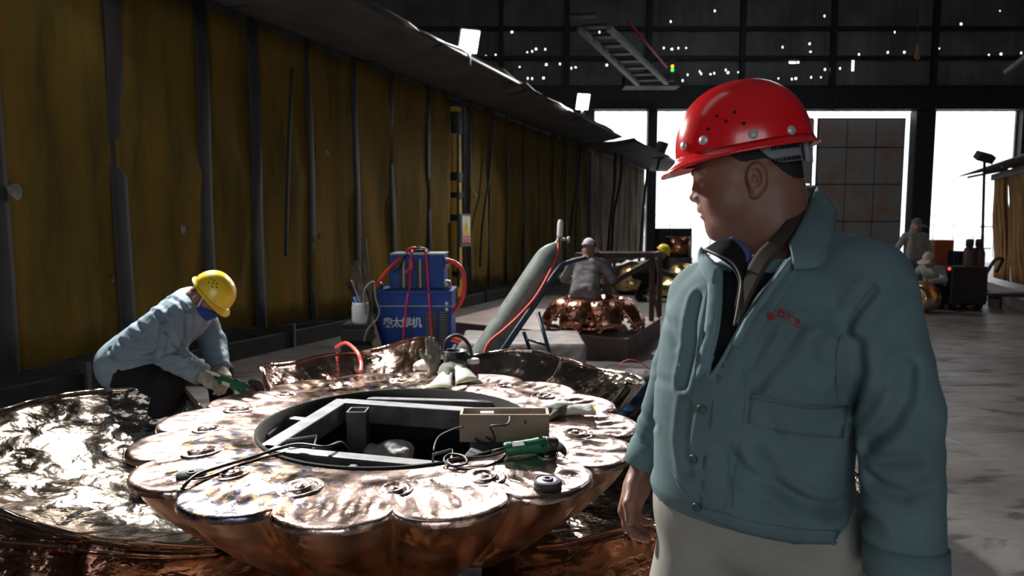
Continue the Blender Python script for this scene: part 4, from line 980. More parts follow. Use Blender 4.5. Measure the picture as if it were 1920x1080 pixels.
hfv = Vector((-math.cos(.26), math.sin(.26), -.165)).normalized(); huv = Vector((-.165*math.cos(.26), .165*math.sin(.26), 1))
J = dict(pelvis=body_pt(0, 0, .93), head=hc, hf=hfv, hu=huv,
         shL=body_pt(.185, -.005, 1.395), shR=body_pt(-.155, 0, 1.345), elL=at(1688, 770, 1.15), elR=at(1272, 690, 1.58), wrL=at(1698, 1075, 1.11), wrR=at(1207, 872, 1.56),
         hipL=body_pt(.09, 0, .90), hipR=body_pt(-.105, .02, .90), knL=body_pt(.10, .03, .49), knR=body_pt(-.15, .11, .50), anL=body_pt(.11, -.02, .085), anR=body_pt(-.16, .03, .085), toe=fy_)
handR = dict(wrist=J['wrR']+Vector((-.006, 0, -.022)), f=(-.32, -.10, -.95), n=(.75, -.55, -.15), side=-1, curl=(.50, .55, .58, .62), sc=1.06, fat=1.15, thumb=.25)
handL = dict(wrist=J['wrL']+Vector((0, 0, -.02)), f=(-.05, -.10, -1), n=(-.7, .6, 0), side=1, curl=(.4, .45, .5, .55), sc=1.06, fat=1.12, thumb=.25)
def sl0(P):
    d = None
    for s in 'LR':
        e = smin(s_cap(P, J['sh'+s], J['el'+s], .080 if s == 'L' else .066, .067 if s == 'L' else .058), s_cap(P, J['el'+s], J['wr'+s], .067 if s == 'L' else .058, .064 if s == 'L' else .044), .02)
        d = e if d is None else np.minimum(d, e)
    return d
def arm_k(P): return np.interp(P[:, 2], [1.22, 1.36], [.004, .03]).astype(np.float32)
def man_base(P): return smin(man_torso(P), sl0(P), arm_k(P))
def pxpath(pts, y0=.85, y1=1.9): return [trace(man_base, x, y, y0, y1) for x, y in pts]
FOLDS = [(pxpath([(1497, 612), (1470, 655), (1448, 690), (1424, 722)]), .009, .011), (pxpath([(1436, 625), (1418, 670), (1402, 720)]), .007, .016), (pxpath([(1572, 580), (1560, 630), (1556, 668)]), .007, .014),
         (pxpath([(1540, 650), (1530, 720)]), .005, .014), (pxpath([(1632, 545), (1600, 585), (1578, 625)]), .012, .010), (pxpath([(1700, 690), (1698, 745), (1670, 795), (1628, 832)]), .013, .012),
         (pxpath([(1622, 850), (1660, 862), (1715, 862)]), .008, .010), (pxpath([(1640, 905), (1690, 925), (1740, 915)]), .007, .011), (pxpath([(1625, 880), (1650, 915), (1690, 935)]), .006, .010),
         (pxpath([(1345, 830), (1400, 885), (1470, 925), (1560, 955), (1625, 975)]), .010, .012), (pxpath([(1420, 850), (1460, 905), (1500, 950)]), .007, .012), (pxpath([(1440, 780), (1458, 815)]), .006, .010),
         (pxpath([(1236, 592), (1256, 612), (1268, 645)]), .004, .010), (pxpath([(1222, 690), (1240, 712), (1262, 718)]), .002, .009), (pxpath([(1196, 770), (1216, 790), (1230, 796)]), .003, .008), (pxpath([(1190, 815), (1212, 836)]), .005, .008),
         (pxpath([(1308, 560), (1298, 650), (1282, 720)]), .012, .011), (pxpath([(1290, 760), (1282, 830), (1290, 880)]), .008, .012), (pxpath([(1600, 640), (1612, 700), (1590, 760)]), .010, .014),
         (pxpath([(1660, 640), (1672, 700)]), .006, .02), (pxpath([(1480, 700), (1540, 740), (1580, 742)]), .004, .018), (pxpath([(1380, 840), (1360, 905)]), .005, .014), (pxpath([(1700, 540), (1660, 560), (1630, 600)]), .006, .014)]
FOLDS = fold_prep(man_base, FOLDS)
# neck opening of the jacket: a wedge cut out of the front
OP = [(1300, 440), (1316, 470), (1352, 503), (1351, 560), (1345, 620), (1333, 668), (1326, 705), (1346, 690), (1372, 645), (1402, 588), (1440, 535), (1478, 488), (1506, 420), (1500, 330), (1350, 330)]
def in_wedge(P):
    """signed pixel distance to the opening outline, measured along the sight lines that were used to survey it"""
    dx = P[:, 0]; Y = P[:, 1]; z = P[:, 2]-CH; dep = Y*CP-z*SP; up = Y*SP+z*CP
    X = 960+F*dx/dep; Yp = 540-F*up/dep; n = len(OP); ins = np.zeros(len(P), bool); dm = np.full(len(P), 1e9, np.float32)
    for i in range(n):
        (x1, y1), (x2, y2) = OP[i], OP[(i+1) % n]
        c = ((y1 > Yp) != (y2 > Yp)) & (X < (x2-x1)*(Yp-y1)/((y2-y1) if y2 != y1 else 1e-9)+x1); ins ^= c
        L2 = (x2-x1)**2+(y2-y1)**2; t_ = np.clip(((X-x1)*(x2-x1)+(Yp-y1)*(y2-y1))/L2, 0, 1); dm = np.minimum(dm, np.hypot(X-x1-t_*(x2-x1), Yp-y1-t_*(y2-y1)))
    return np.where(ins, -dm, dm)*dep/F
def man_torso_cut(P):
    d = man_torso(P); q = P-V3(MC); f = q@V3(fy_)
    w_ = np.where(f > -.07, in_wedge(P), 1.)
    shell_in = man_torso(P)+.022
    return smax(d, -np.maximum(w_, -shell_in), .007)
man, A3m, jack, jbase, _ = build_person('person', 'man in red hard hat and teal work jacket looking over his shoulder at the pedestal', J,
    dict(jacket=None, trousers='trouser_beige', skin='skin'), res=.011, torso=man_torso, hands=[handR, handL], seed=3, jr=1.0, head_res=.0034, fold_amp=.004, base=(MC.x, MC.y, 0))
def man_jacket(P):
    d = smin(man_torso_cut(P), sl0(P), arm_k(P))
    d = fold_apply(P, d, FOLDS, 1.15)
    d = d+.0024*fnoise(P*np.array([1, 1, .3], np.float32), 20, 11)+.0004*fnoise(P, 80, 12)
    for s in 'LR':
        p = J['wr'+s]; dr = (J['wr'+s]-J['el'+s]).normalized(); near = np.linalg.norm(P-V3(p), axis=1) < .10; e = (P-V3(p))@V3(dr)
        d = np.where(near, np.maximum(d, e), d)
    return d
link_mesh('jacket', sdf_mesh('jacket', man_jacket, (.14, .98, .80), (.90, 1.82, 1.56), .0052), 'jacket_teal', man)
for s in 'LR':
    dr = (J['wr'+s]-J['el'+s]).normalized(); r_ = .066 if s == 'L' else .0475
    q = MB(); q.lathe([(r_-.004, -.050), (r_+.0015, -.050), (r_+.0015, .004), (r_-.003, .006), (r_-.006, .002), (r_-.008, -.02)], J['wr'+s], 36, axis=dr); q.build('cuff', 'jacket_teal', man)
# layers under the jacket
def man_inner(P): return np.maximum(man_torso(P)+.019, P[:, 2]-1.42)
link_mesh('inner_jacket', sdf_mesh('inner_jacket', man_inner, (.25, 1.05, .98), (.82, 1.7, 1.52), .010), 'vest_black', man)
def trace_many(fn, pts, y0, y1, n=260):
    Ys = np.linspace(y0, y1, n); out = []
    for px, py in pts:
        d = np.array(ray(px, py)); P = (np.array([0, 0, CH])+d[None]*(Ys/d[1])[:, None]).astype(np.float32); v = fn(P); k = int(np.argmax(v < 0))
        if v[k] >= 0: k = int(np.argmin(v))
        out.append(Vector([float(c) for c in P[k]]))
    return out
def patch(fn, rowsA, rowsB, nu, nv, off, th, name, m, parent, y0=.85, y1=1.9, bulge=0., bevel=0):
    """thin piece of cloth lying on the surface fn between two pixel polylines"""
    def samp(poly, t_):
        L_ = [0]
        for a, c in zip(poly[:-1], poly[1:]): L_.append(L_[-1]+math.dist(a, c))
        x = t_*L_[-1]
        for i in range(len(poly)-1):
            if x <= L_[i+1] or i == len(poly)-2:
                k = (x-L_[i])/max(1e-6, L_[i+1]-L_[i]); return (poly[i][0]+(poly[i+1][0]-poly[i][0])*k, poly[i][1]+(poly[i+1][1]-poly[i][1])*k)
    g = []
    for i in range(nu+1):
        a = samp(rowsA, i/nu); c = samp(rowsB, i/nu)
        pp = trace_many(fn, [(a[0]+(c[0]-a[0])*j/nv, a[1]+(c[1]-a[1])*j/nv) for j in range(nv+1)], y0, y1)
        g.append([p+grad(fn, p)*(off+bulge*math.sin(math.pi*j/nv)) for j, p in enumerate(pp)])
    n0 = (g[1][0]-g[0][0]).cross(g[0][1]-g[0][0])
    q = MB(); q.shell(g, th if n0.dot(grad(fn, g[0][0])) > 0 else -th); o = q.build(name, m, parent)
    return o, g
jk = [c for c in man.children if c.name.startswith('jacket')][0]
def jsm(P):
    d = smin(man_torso(P), sl0(P), arm_k(P))
    d = fold_apply(P, d, FOLDS, 1.15)
    return d
def edge(pts, r=.0056, nm='edge_binding'):
    P = smooth_path([Vector((x, y, 0)) for x, y in pts], 5); w_ = trace_many(man_base, [(p.x, p.y) for p in P], .85, 1.9)
    for _ in range(3): w_ = [w_[0]]+[(w_[i-1]+w_[i]*2+w_[i+1])/4 for i in range(1, len(w_)-1)]+[w_[-1]]
    q = MB(); q.tube(w_, r, 7); return q.build(nm, 'jacket_teal_light', jk)
edge([(1350, 503), (1350, 560), (1344, 620), (1332, 668), (1325, 708)]); edge([(1330, 712), (1347, 690), (1373, 645), (1403, 588), (1441, 535), (1478, 489)])
# front overlap (placket), pocket flaps, hem band, cuffs
patch(jsm, [(1474, 492), (1440, 540), (1404, 592), (1374, 648), (1349, 695), (1336, 760), (1322, 840), (1312, 952)], [(1502, 500), (1466, 560), (1430, 622), (1404, 676), (1388, 730), (1380, 790), (1368, 860), (1358, 960)], 44, 4, .003, .004, 'front_placket', 'jacket_teal', jk)
patch(jsm, [(1410, 738), (1460, 748), (1520, 758), (1588, 760)], [(1402, 792), (1445, 806), (1510, 818), (1578, 822)], 16, 5, .0035, .004, 'pocket_flap', 'jacket_teal', jk)
patch(jsm, [(1268, 686), (1280, 678), (1289, 690)], [(1270, 722), (1280, 732), (1287, 734)], 6, 5, .003, .004, 'pocket_flap', 'jacket_teal', jk)
patch(jsm, [(1264, 884), (1290, 925), (1312, 948), (1400, 975), (1490, 990), (1572, 994)], [(1270, 905), (1294, 944), (1316, 968), (1400, 1000), (1490, 1018), (1566, 1018)], 30, 3, .003, .004, 'hem_band', 'jacket_teal', jk)
for bx_, by_ in ((1314, 767), (1300, 860), (1305, 950)):
    p = trace(jsm, bx_+3, by_, .85, 1.9); n_ = grad(jsm, p); q = MB(); q.lathe([(0, .007), (.003, .007), (.0045, .0055), (.0075, .009), (.009, .008), (.0095, .002), (0, .0)], p, 18, axis=n_); q.build('button', mat('button_teal', (.07, .12, .13), .35), jk)
# stitched seams
mat('stitch', (.10, .17, .185), .9)
def seam(pts, r=.0011, off=.003, m='stitch', nm='seam'):
    P = smooth_path([Vector((x, y, 0)) for x, y in pts], 8); w_ = trace_many(jsm, [(p.x, p.y) for p in P], .85, 1.9); w_ = [p+grad(jsm, p)*off for p in w_]
    q = MB(); q.tube(w_, r, 5); return q.build(nm, m, jk)
seam([(1632, 540), (1600, 585), (1572, 640), (1566, 700), (1570, 760)], .0016); seam([(1330, 480), (1327, 545), (1316, 610), (1304, 700), (1292, 790)], .0016)
seam([(1406, 745), (1460, 755), (1520, 765), (1588, 767)], .0009, .0075)
seam([(1398, 700), (1395, 790), (1380, 880), (1374, 950)], .001)
# the turned-down collar on his left shoulder and the lapel opposite
def above(p, Y, gap=.012):
    return at(p[0], p[1], min(Y, trace(jsm, p[0], p[1], .85, 1.9).y-gap) if Y else trace(jsm, p[0], p[1], .85, 1.9).y-gap)
ca = smooth_path([at(1480, 462, 1.262), at(1502, 420, 1.315), at(1518, 384, 1.375), at(1531, 354, 1.43)], 7); cb = smooth_path([above((1487, 506), 0), above((1537, 500), 0), at(1560, 446, 1.29), at(1564, 402, 1.37)], 7)
g = [[ca[i].lerp(cb[i], k/8)+Vector((-.3, -.8, .4)).normalized()*.010*math.sin(math.pi*k/8) for k in range(9)] for i in range(len(ca))]
q = MB(); q.shell(g, .006); q.build('collar', 'jacket_teal', jk)
patch(man_base, [(1318, 468), (1326, 478), (1352, 503)], [(1310, 490), (1320, 520), (1340, 545)], 8, 5, .008, .005, 'collar', 'jacket_teal_light', jk, bulge=.004)
patch(man_base, [(1354, 503), (1353, 560), (1347, 620), (1335, 668), (1327, 700)], [(1330, 506), (1330, 560), (1324, 620), (1313, 675), (1306, 712)], 24, 4, .007, .005, 'lapel', 'jacket_teal_light', jk, bulge=.003)
patch(man_base, [(1480, 488), (1440, 540), (1404, 592), (1374, 648)], [(1490, 496), (1456, 546), (1420, 596), (1390, 650)], 20, 3, .009, .003, 'lapel', 'jacket_teal_light', jk, bulge=.004)
# inner garments: brown-black stand collar with zip, blue shirt collar
def ribbon(pa, pb, name, m, th=.004, n=10, parent=man):
    A_ = smooth_path([at(*p) for p in pa], 6); B_ = smooth_path([at(*p) for p in pb], 6)
    g = [[A_[i].lerp(B_[i], j/5) for j in range(6)] for i in range(len(A_))]
    q = MB(); q.shell(g, th); return q.build(name, m, parent)
ribbon([(1532, 350, 1.50), (1510, 400, 1.36), (1478, 452, 1.29), (1440, 500, 1.25), (1408, 560, 1.235), (1385, 612, 1.23)], [(1500, 352, 1.49), (1484, 402, 1.37), (1450, 445, 1.31), (1418, 478, 1.285), (1394, 530, 1.265), (1379, 606, 1.24)], 'stand_collar', 'vest_brown')
ribbon([(1318, 468, 1.37), (1345, 480, 1.325), (1372, 500, 1.30), (1386, 530, 1.275), (1380, 575, 1.25), (1374, 612, 1.24)], [(1352, 446, 1.37), (1375, 450, 1.35), (1395, 472, 1.32), (1400, 500, 1.30), (1396, 560, 1.27), (1380, 606, 1.245)], 'stand_collar', 'vest_black')
ribbon([(1362, 448, 1.36), (1380, 462, 1.335), (1398, 482, 1.315), (1404, 498, 1.305)], [(1372, 444, 1.37), (1398, 458, 1.34), (1410, 478, 1.32), (1408, 494, 1.31)], 'shirt_collar', 'shirt_blue')
ribbon([(1404, 500, 1.300), (1430, 474, 1.32), (1462, 448, 1.34), (1490, 420, 1.37)], [(1412, 482, 1.31), (1436, 460, 1.335), (1464, 434, 1.36), (1488, 405, 1.39)], 'shirt_collar', 'shirt_blue')
ribbon([(1390, 486, 1.318), (1394, 520, 1.288), (1388, 570, 1.262), (1380, 606, 1.248)], [(1425, 482, 1.318), (1415, 520, 1.288), (1398, 570, 1.262), (1383, 606, 1.248)], 'shirt_front', 'shirt_blue', n=8)
mat('zip_grey', (.22, .22, .22), .5, metal=.4)
for path in ([(1320, 466, 1.365), (1345, 477, 1.32), (1374, 494, 1.294), (1389, 525, 1.268), (1384, 570, 1.245), (1376, 610, 1.234)], [(1450, 474, 1.275), (1430, 490, 1.268), (1414, 512, 1.26), (1398, 555, 1.245), (1382, 606, 1.232)]):
    q = MB(); q.tube(smooth_path([at(*p) for p in path], 8), .0019, 6); q.build('zip', 'zip_grey', man)
# embroidery on the breast
for ch, (x, y), a in (('金', (1447, 595), .45), ('属', (1466, 591), .1), ('工', (1479, 597), -.35), ('艺', (1493, 606), -.6)):
    p = trace(jsm, x, y, .85, 1.9); n_ = grad(jsm, p); xr = lx-n_*lx.dot(n_); M = frame_M(p+n_*.0042, xr, Vector((0, 0, 1))) @ Matrix.Rotation(a, 4, 'Z')
    text_mesh(ch, .0155, M, 'embroidery', 'thread_red', jk, .0004, .0005)
# helmet
sh, HM, dome = build_helmet(man, hc, A3m, 'helmet_red')
def on_dome(px, py):
    d = ray(px, py); o = Vector((0, 0, CH)); best = None; Mi = HM.inverted()
    pts = []
    for i in range(120):
        a = -math.pi*i/120
        for j in range(60):
            p = HM @ dome(a, j/60)
            v = p-o; X = 960+F*v.x/(v.y*CP-v.z*SP); Yp = 540-F*(v.y*SP+v.z*CP)/(v.y*CP-v.z*SP); e = (X-px)**2+(Yp-py)**2
            if best is None or e < best[0]: best = (e, a, j/60)
    _, a, k = best; p = HM @ dome(a, k); p1 = HM @ dome(a+.02, k); p2 = HM @ dome(a, k+.02); n_ = (p1-p).cross(p2-p).normalized()
    if n_.dot(p-HM.translation) < 0: n_ = -n_
    return p, n_
for x, y in ((1318, 263), (1412, 250), (1485, 242), (1283, 275)):
    p, n_ = on_dome(x, y); q = MB(); q.lathe([(.0095, -.002), (.0095, .001), (.008, .003), (0, .004)], p, 18, axis=n_); q.build('rivet', 'rivet', sh)
for x, y in ((1345, 218), (1360, 226), (1377, 211), (1396, 230), (1329, 243)):
    p, n_ = on_dome(x, y); q = MB(); q.lathe([(.0035, -.002), (.0035, .0006), (0, .0006)], p, 12, axis=n_); q.build('vent_hole', 'hole_black', sh)
# headband and its ratchet buckle round the nape
def hl_(x, y, z): return HM @ Vector((x, y, z))
g = []
for i in range(33):
    a = math.radians(95+170*i/32); k = abs(i-16)/16; zt = .062; zb_ = .022+.034*max(0, (k-.72)/.28)**2
    g.append([hl_(.0905*math.sin(a), .112*math.cos(a)-.010, zt+(zb_-zt)*j/4) for j in range(5)])
q = MB(); q.shell(g, .003); hb = q.build('headband', 'strap_grey', sh)
for row_z in (.052, .028):
    for i in range(12):
        a = math.radians(221+2.9*i); q = MB(); c = hl_(.0935*math.sin(a), .115*math.cos(a)-.010, row_z); o_ = (c-hl_(0, -.01, row_z)).normalized()
        q.bar(c-huv.normalized()*.004, c+huv.normalized()*.004, .0022, .002, up=o_); q.build('ratchet_tooth', 'hole_black', hb)
a = math.radians(200); c = hl_(.0945*math.sin(a), .117*math.cos(a)-.010, .038); o_ = (c-hl_(0, -.01, .038)).normalized(); tx = o_.cross(huv).normalized()
q = MB(); q.M = frame_M(c, tx, huv); q.box((0, 0, .003), (.052, .046, .010)); bk = q.build('ratchet_buckle', 'strap_grey', hb, bevel=.004)
q = MB(); q.M = frame_M(c, tx, huv); q.box((.012 if tx.x > 0 else -.012, 0, .009), (.010, .022, .003)); q.build('buckle_mark', 'strap_blue', bk)
q = MB(); q.M = frame_M(c, tx, huv); q.tube([Vector((math.cos(k)*.007-(.018 if tx.x > 0 else -.018), math.sin(k)*.015, .009)) for k in np.linspace(0, 6.28, 20)], .0016, 6); q.build('ratchet_ring', 'rubber_black', bk)
# eyes and brows
for s_ in (-1, 1):
    q = MB(); q.M = A3m.to_4x4(); q.M.translation = hc
    q.lathe([(0, -.0085), (.006, -.006), (.0085, 0), (.006, .006), (0, .0085)], (s_*.033, .0925, .0125), 12); q.build('eye', 'iris', man)
    q = MB(); q.M = A3m.to_4x4(); q.M.translation = hc
    q.tube([Vector((s_*(.014+.034*k), .111-.020*k*k, .037+.004*math.sin(k*3))) for k in np.linspace(0, 1, 7)], [.003, .0042, .0045, .0042, .0036, .003, .0015], 6); q.build('eyebrow', 'hair_black', man)
# ---------------------------------------------------------------- seated worker at the left
JW = dict(pelvis=at(238, 684, 4.30), head=at(383, 562, 4.22), hf=Vector((.64, -.12, -.74)), hu=Vector((.76, 0, .65)),
          shR=at(338, 592, 4.12), shL=at(362, 566, 4.42), elR=at(318, 668, 4.02), wrR=at(380, 704, 3.96), elL=at(398, 640, 4.40), wrL=at(412, 692, 4.22),
          hipR=at(246, 700, 4.20), hipL=at(252, 694, 4.42), knR=at(316, 722, 4.02), anR=at(290, 812, 3.96), knL=at(412, 700, 4.40), anL=at(418, 780, 4.35), toe=(.9, -.4, 0))
WF = [([(296, 590), (312, 606), (318, 640), (312, 660)], .022, .015), ([(352, 596), (350, 630), (340, 660)], .020, .013), ([(225, 640), (255, 652), (292, 650)], .020, .015), ([(300, 668), (326, 660), (348, 668)], .018, .012), ([(210, 668), (240, 680), (300, 690)], .018, .013),
      ([(306, 556), (330, 562), (346, 580)], .016, .013), ([(330, 690), (350, 686), (362, 672)], .016, .011), ([(250, 600), (272, 618), (284, 640)], .014, .015), ([(310, 620), (326, 632), (330, 650)], .016, .011), ([(270, 668), (290, 676), (320, 682)], .014, .012), ([(280, 575), (300, 580), (320, 596)], -.010, .014), ([(228, 660), (260, 668), (290, 668)], -.010, .012), ([(330, 645), (346, 655), (360, 682)], -.010, .011), ([(205, 655), (215, 675), (222, 695)], .012, .010)]
wk, A3w, wjack, wjb, _ = build_person('person', 'worker in yellow hard hat and blue mask seated bent over the pedestal', JW, dict(jacket='jacket_blue', trousers='trouser_black', skin='skin'),
    res=.0085, seed=21, jr=1.42, fold_amp=.008, folds=WF, hair=True, head_res=.006)
shw, HMw, domew = build_helmet(wk, JW['head'], A3w, 'helmet_yellow')
def helm_spot(HM, dome, az, k): 
    p = HM @ dome(az, k); n_ = (HM @ dome(az+.02, k)-p).cross(HM @ dome(az, k+.02)-p).normalized()
    return p, (n_ if n_.dot(p-HM.translation) > 0 else -n_)
for az, k in ((1.0, .10), (1.9, .12), (2.6, .12), (.4, .1)):
    p, n_ = helm_spot(HMw, domew, az, k); q = MB(); q.lathe([(.009, -.002), (.009, .001), (0, .003)], p, 12, axis=n_); q.build('rivet', 'rivet', shw)
for az, k in ((1.5, .30), (1.65, .38), (1.8, .30), (1.35, .38), (1.5, .46), (1.75, .46), (1.95, .40)):
    p, n_ = helm_spot(HMw, domew, az, k); q = MB(); q.lathe([(.005, -.002), (.005, .0008), (0, .0008)], p, 10, axis=n_); q.build('vent_hole', 'hole_black', shw)
Aw, _x = head_axes(JW['hf'], JW['hu'])
def maskf(P):
    q = (P-V3(JW['head']))@Aw; d = np.abs(head_sdf(P, JW['head'], Aw)-.008)-.005
    return np.maximum(np.maximum(d, q[:, 2]-.004-.25*(q[:, 1]-.08)), np.maximum(.035-q[:, 1]+.1*(q[:, 2]+.05), -.125-q[:, 2]))
hd = Vector(JW['head']); mk = link_mesh('face_mask', sdf_mesh('face_mask', maskf, hd-Vector((.17, .17, .17)), hd+Vector((.17, .17, .17)), .006), 'mask_blue', wk)
Mh = A3w.to_4x4(); Mh.translation = hd
for s_ in (1, -1):
    q = MB(); q.M = Mh; q.tube(smooth_path([(s_*.081, .008, .058), (s_*.083, .02, .02), (s_*.080, .034, -.02), (s_*.074, .045, -.045)]), .005, 6); q.build('mask_strap', 'strap_white', mk)
mat('glove_beige', (.34, .30, .26), .95, var=.25, scale=30, bump=.3)
for s_, wr, f_, n_, sd, cl in (('R', JW['wrR'], (.82, -.05, -.45), (-.35, .5, -.8), -1, (.55, .6, .62, .66)), ('L', JW['wrL'], (.55, -.7, -.3), (-.2, -.3, -.9), 1, (.5, .55, .6, .6))):
    w_ = Vector(wr); fv = Vector(f_).normalized()
    fn = lambda P: smin(hand_sdf(P, w_+fv*.01, fv, n_, sd, cl, 1.12, 1.3, .4), s_cap(P, w_-fv*.03, w_+fv*.02, .044, .036), .015)
    c = w_+fv*.05; link_mesh('glove', sdf_mesh('glove', fn, c-Vector((.16, .16, .16)), c+Vector((.16, .16, .16)), .006), 'glove_beige', wk)
grinder(at(440, 721, 3.93), (.93, -.15, -.30), (.30, 0, .95), 'green angle grinder held in the gloved hands of the seated worker')
stl = thing('work_stool', (JW['pelvis'].x, JW['pelvis'].y, 0), 'low dark wooden stool under the seated worker', 'stool')
sp = Vector((JW['pelvis'].x, JW['pelvis'].y+.02, 0)); zt_ = JW['pelvis'].z-.15
q = MB(); q.box(sp+Vector((0, 0, zt_-.02)), (.36, .32, .04)); q.build('seat', 'dark_plate', stl, bevel=.005)
for sx in (-1, 1):
    for sy in (-1, 1): q = MB(); q.box(sp+Vector((sx*.14, sy*.12, (zt_-.04)/2)), (.045, .045, zt_-.04)); q.build('leg', 'dark_plate', stl)

# ---------------------------------------------------------------- people farther off
def stand(px, Y, h, face, arm=.0, crouch=0., lean=0.):
    """rough joint set for a standing or crouching figure; face: unit vector of the chest"""
    f = Vector((face[0], face[1], 0)).normalized(); l = Vector((-f.y, f.x, 0)); x0 = at(px, 430, Y); o = Vector((x0.x, x0.y, 0)); k = h/1.7
    def pt(a, b, z): return o+l*a*k+f*b*k+Vector((0, 0, z*k))
    hipz = .92-crouch*.62; pz = hipz+.04; cz = pz+.44*math.cos(lean); cf = .44*math.sin(lean)
    return pt, hipz, pz, cz, cf, f, l
def fig(px, Y, h, face, label, mats, crouch=0., lean=0., hl=(.26, .05, -.42), hr=(.26, .05, -.42), hf=None, seed=0, cap=None, z0=0., res=.018):
    pt, hz, pz, cz, cf, f, l = stand(px, Y, h, face, 0, crouch, lean); up = Vector((0, 0, z0))
    Jd = dict(pelvis=pt(0, -.05*crouch, pz)+up, hipL=pt(.09, 0, hz)+up, hipR=pt(-.09, 0, hz)+up, shL=pt(.185, cf, cz)+up, shR=pt(-.185, cf, cz)+up,
              knL=pt(.12, .04+.36*crouch, .50+.05*crouch)+up, knR=pt(-.12, .04+.36*crouch, .50-.12*crouch)+up, anL=pt(.12, .02, .085)+up, anR=pt(-.12, .02, .085)+up, toe=f,
              head=pt(0, cf+.05+.09*math.sin(lean), cz+.21-.07*math.sin(lean))+up, hf=Vector(hf) if hf else f+Vector((0, 0, -.2)), hu=Vector((0, 0, 1))+f*.25*math.sin(lean))
    for s, hh in (('L', hl), ('R', hr)):
        sg_ = 1 if s == 'L' else -1; sh_ = Jd['sh'+s]; w_ = sh_+l*sg_*(hh[0]-.18)+f*hh[1]+Vector((0, 0, hh[2])); Jd['wr'+s] = w_
        mid = (sh_+w_)/2; rest = max(.0, .27**2-((w_-sh_).length/2)**2)**.5; Jd['el'+s] = mid+(l*sg_*.6-f*.5-Vector((0, 0, .4))).normalized()*rest
    hd_ = [dict(wrist=Jd['wr'+s], f=(Jd['wr'+s]-Jd['el'+s]), n=l*(-1 if s == 'L' else 1), side=1 if s == 'L' else -1, curl=(.4, .4, .4, .4), sc=1.05, fat=1.25) for s in 'LR']
    r = build_person('person', label, Jd, mats, res=res, seed=seed, hands=hd_, fold_amp=.008, hair=cap is None)
    return r, Jd
def cap_on(r, Jd, m, brim=True, band=None):
    A3_ = r[1]; M = A3_.to_4x4(); M.translation = Jd['head']
    q = MB(); q.M = M; g = [[(.092*math.cos(a)*math.cos(k), .112*math.sin(a)*math.cos(k)-.012, .045+.115*math.sin(k)) for k in np.linspace(0, 1.57, 8)] for a in np.linspace(0, 6.283, 25)[:-1]]
    q.grid(g, closed_u=True); c = q.build('cap', m, r[0])
    if brim: q = MB(); q.M = M; g = [[(.085*math.sin(a)*k, .10*math.cos(a)*k+.0+(.07*(k-1)/.7 if k > 1 else 0), .05-.02*(k-1)) for k in (.9, 1.0, 1.4, 1.7)] for a in np.linspace(-1.1, 1.1, 11)]; q.shell(g, .008); q.build('peak', m, c)
    if band: q = MB(); q.M = M; q.lathe([(.094, .045), (.096, .05), (.096, .085), (.09, .088)], (0, -.012, 0), 24); o = q.build('band', band, c)
mat('cap_lilac', (.62, .55, .66), .8, var=.15, scale=20); mat('cap_beige', (.4, .36, .3), .9); mat('cap_grey', (.12, .12, .12), .9); cloth('uniform_green', (.05, .065, .055))
r, Jd = fig(1098, 8.6, 1.66, (.25, .97), 'crouching worker in a lilac cap and mottled grey clothes behind the rusty rack', dict(jacket='uniform_pale', trousers='uniform_pale', skin='skin_far'), crouch=.85, lean=.5, hl=(.2, .3, -.25), hr=(.2, .3, -.25), seed=31, cap=1, z0=.255, hf=(.3, .9, -.3))
cap_on(r, Jd, 'cap_lilac', True, 'vest_black')
r, Jd = fig(1196, 14.0, 1.68, (.95, -.1), 'worker in yellow hard hat bending beyond the golden lumps', dict(jacket='uniform_green', trousers='trouser_black', skin='skin_far'), crouch=.55, lean=1.0, hl=(.2, .35, -.3), hr=(.2, .35, -.3), seed=41, cap=1, hf=(.8, -.2, -.5))
build_helmet(r[0], Jd['head'], r[1], 'helmet_yellow', False)
r, Jd = fig(1716, 13.6, 1.66, (-.1, -1), 'grey uniformed worker standing by the right gate opening', dict(jacket='uniform_grey', trousers='uniform_grey', skin='skin_far'), hl=(.27, .06, -.46), hr=(.3, .05, -.46), seed=51, cap=1, hf=(.2, -.9, -.25))
cap_on(r, Jd, 'cap_grey')
r, Jd = fig(1762, 12.6, 1.66, (-.85, -.5), 'worker in a beige cap squatting by the glowing bronze drum', dict(jacket='uniform_grey', trousers='trouser_black', skin='skin_far'), crouch=.9, lean=.55, hl=(.15, .36, -.22), hr=(.2, .36, -.26), seed=61, cap=1, hf=(-.8, -.4, -.45))
cap_on(r, Jd, 'cap_beige')
# ================================================================ WORKSHOP GEAR BEHIND THE PEDESTAL
mat('welder_blue', (.012, .058, .30), .5, var=.08, spec=.25); mat('welder_edge', (.30, .33, .42), .4); mat('vent_dark', (.02, .025, .035), .6); mat('cart_grey', (.12, .12, .11), .6)
mat('print_white', (.72, .76, .85), .5)
YW = 7.0
def wbox(x0, x1, y0, y1, Y, depth): return at(x0, y1, Y), at(x1, y0, Y), depth
def face_box(mb, px0, py0, px1, py1, Y, depth):
    a = at(px0, py1, Y); c = at(px1, py0, Y); mb.box(((a.x+c.x)/2, Y+depth/2, (a.z+c.z)/2), (c.x-a.x, depth, c.z-a.z)); return mb
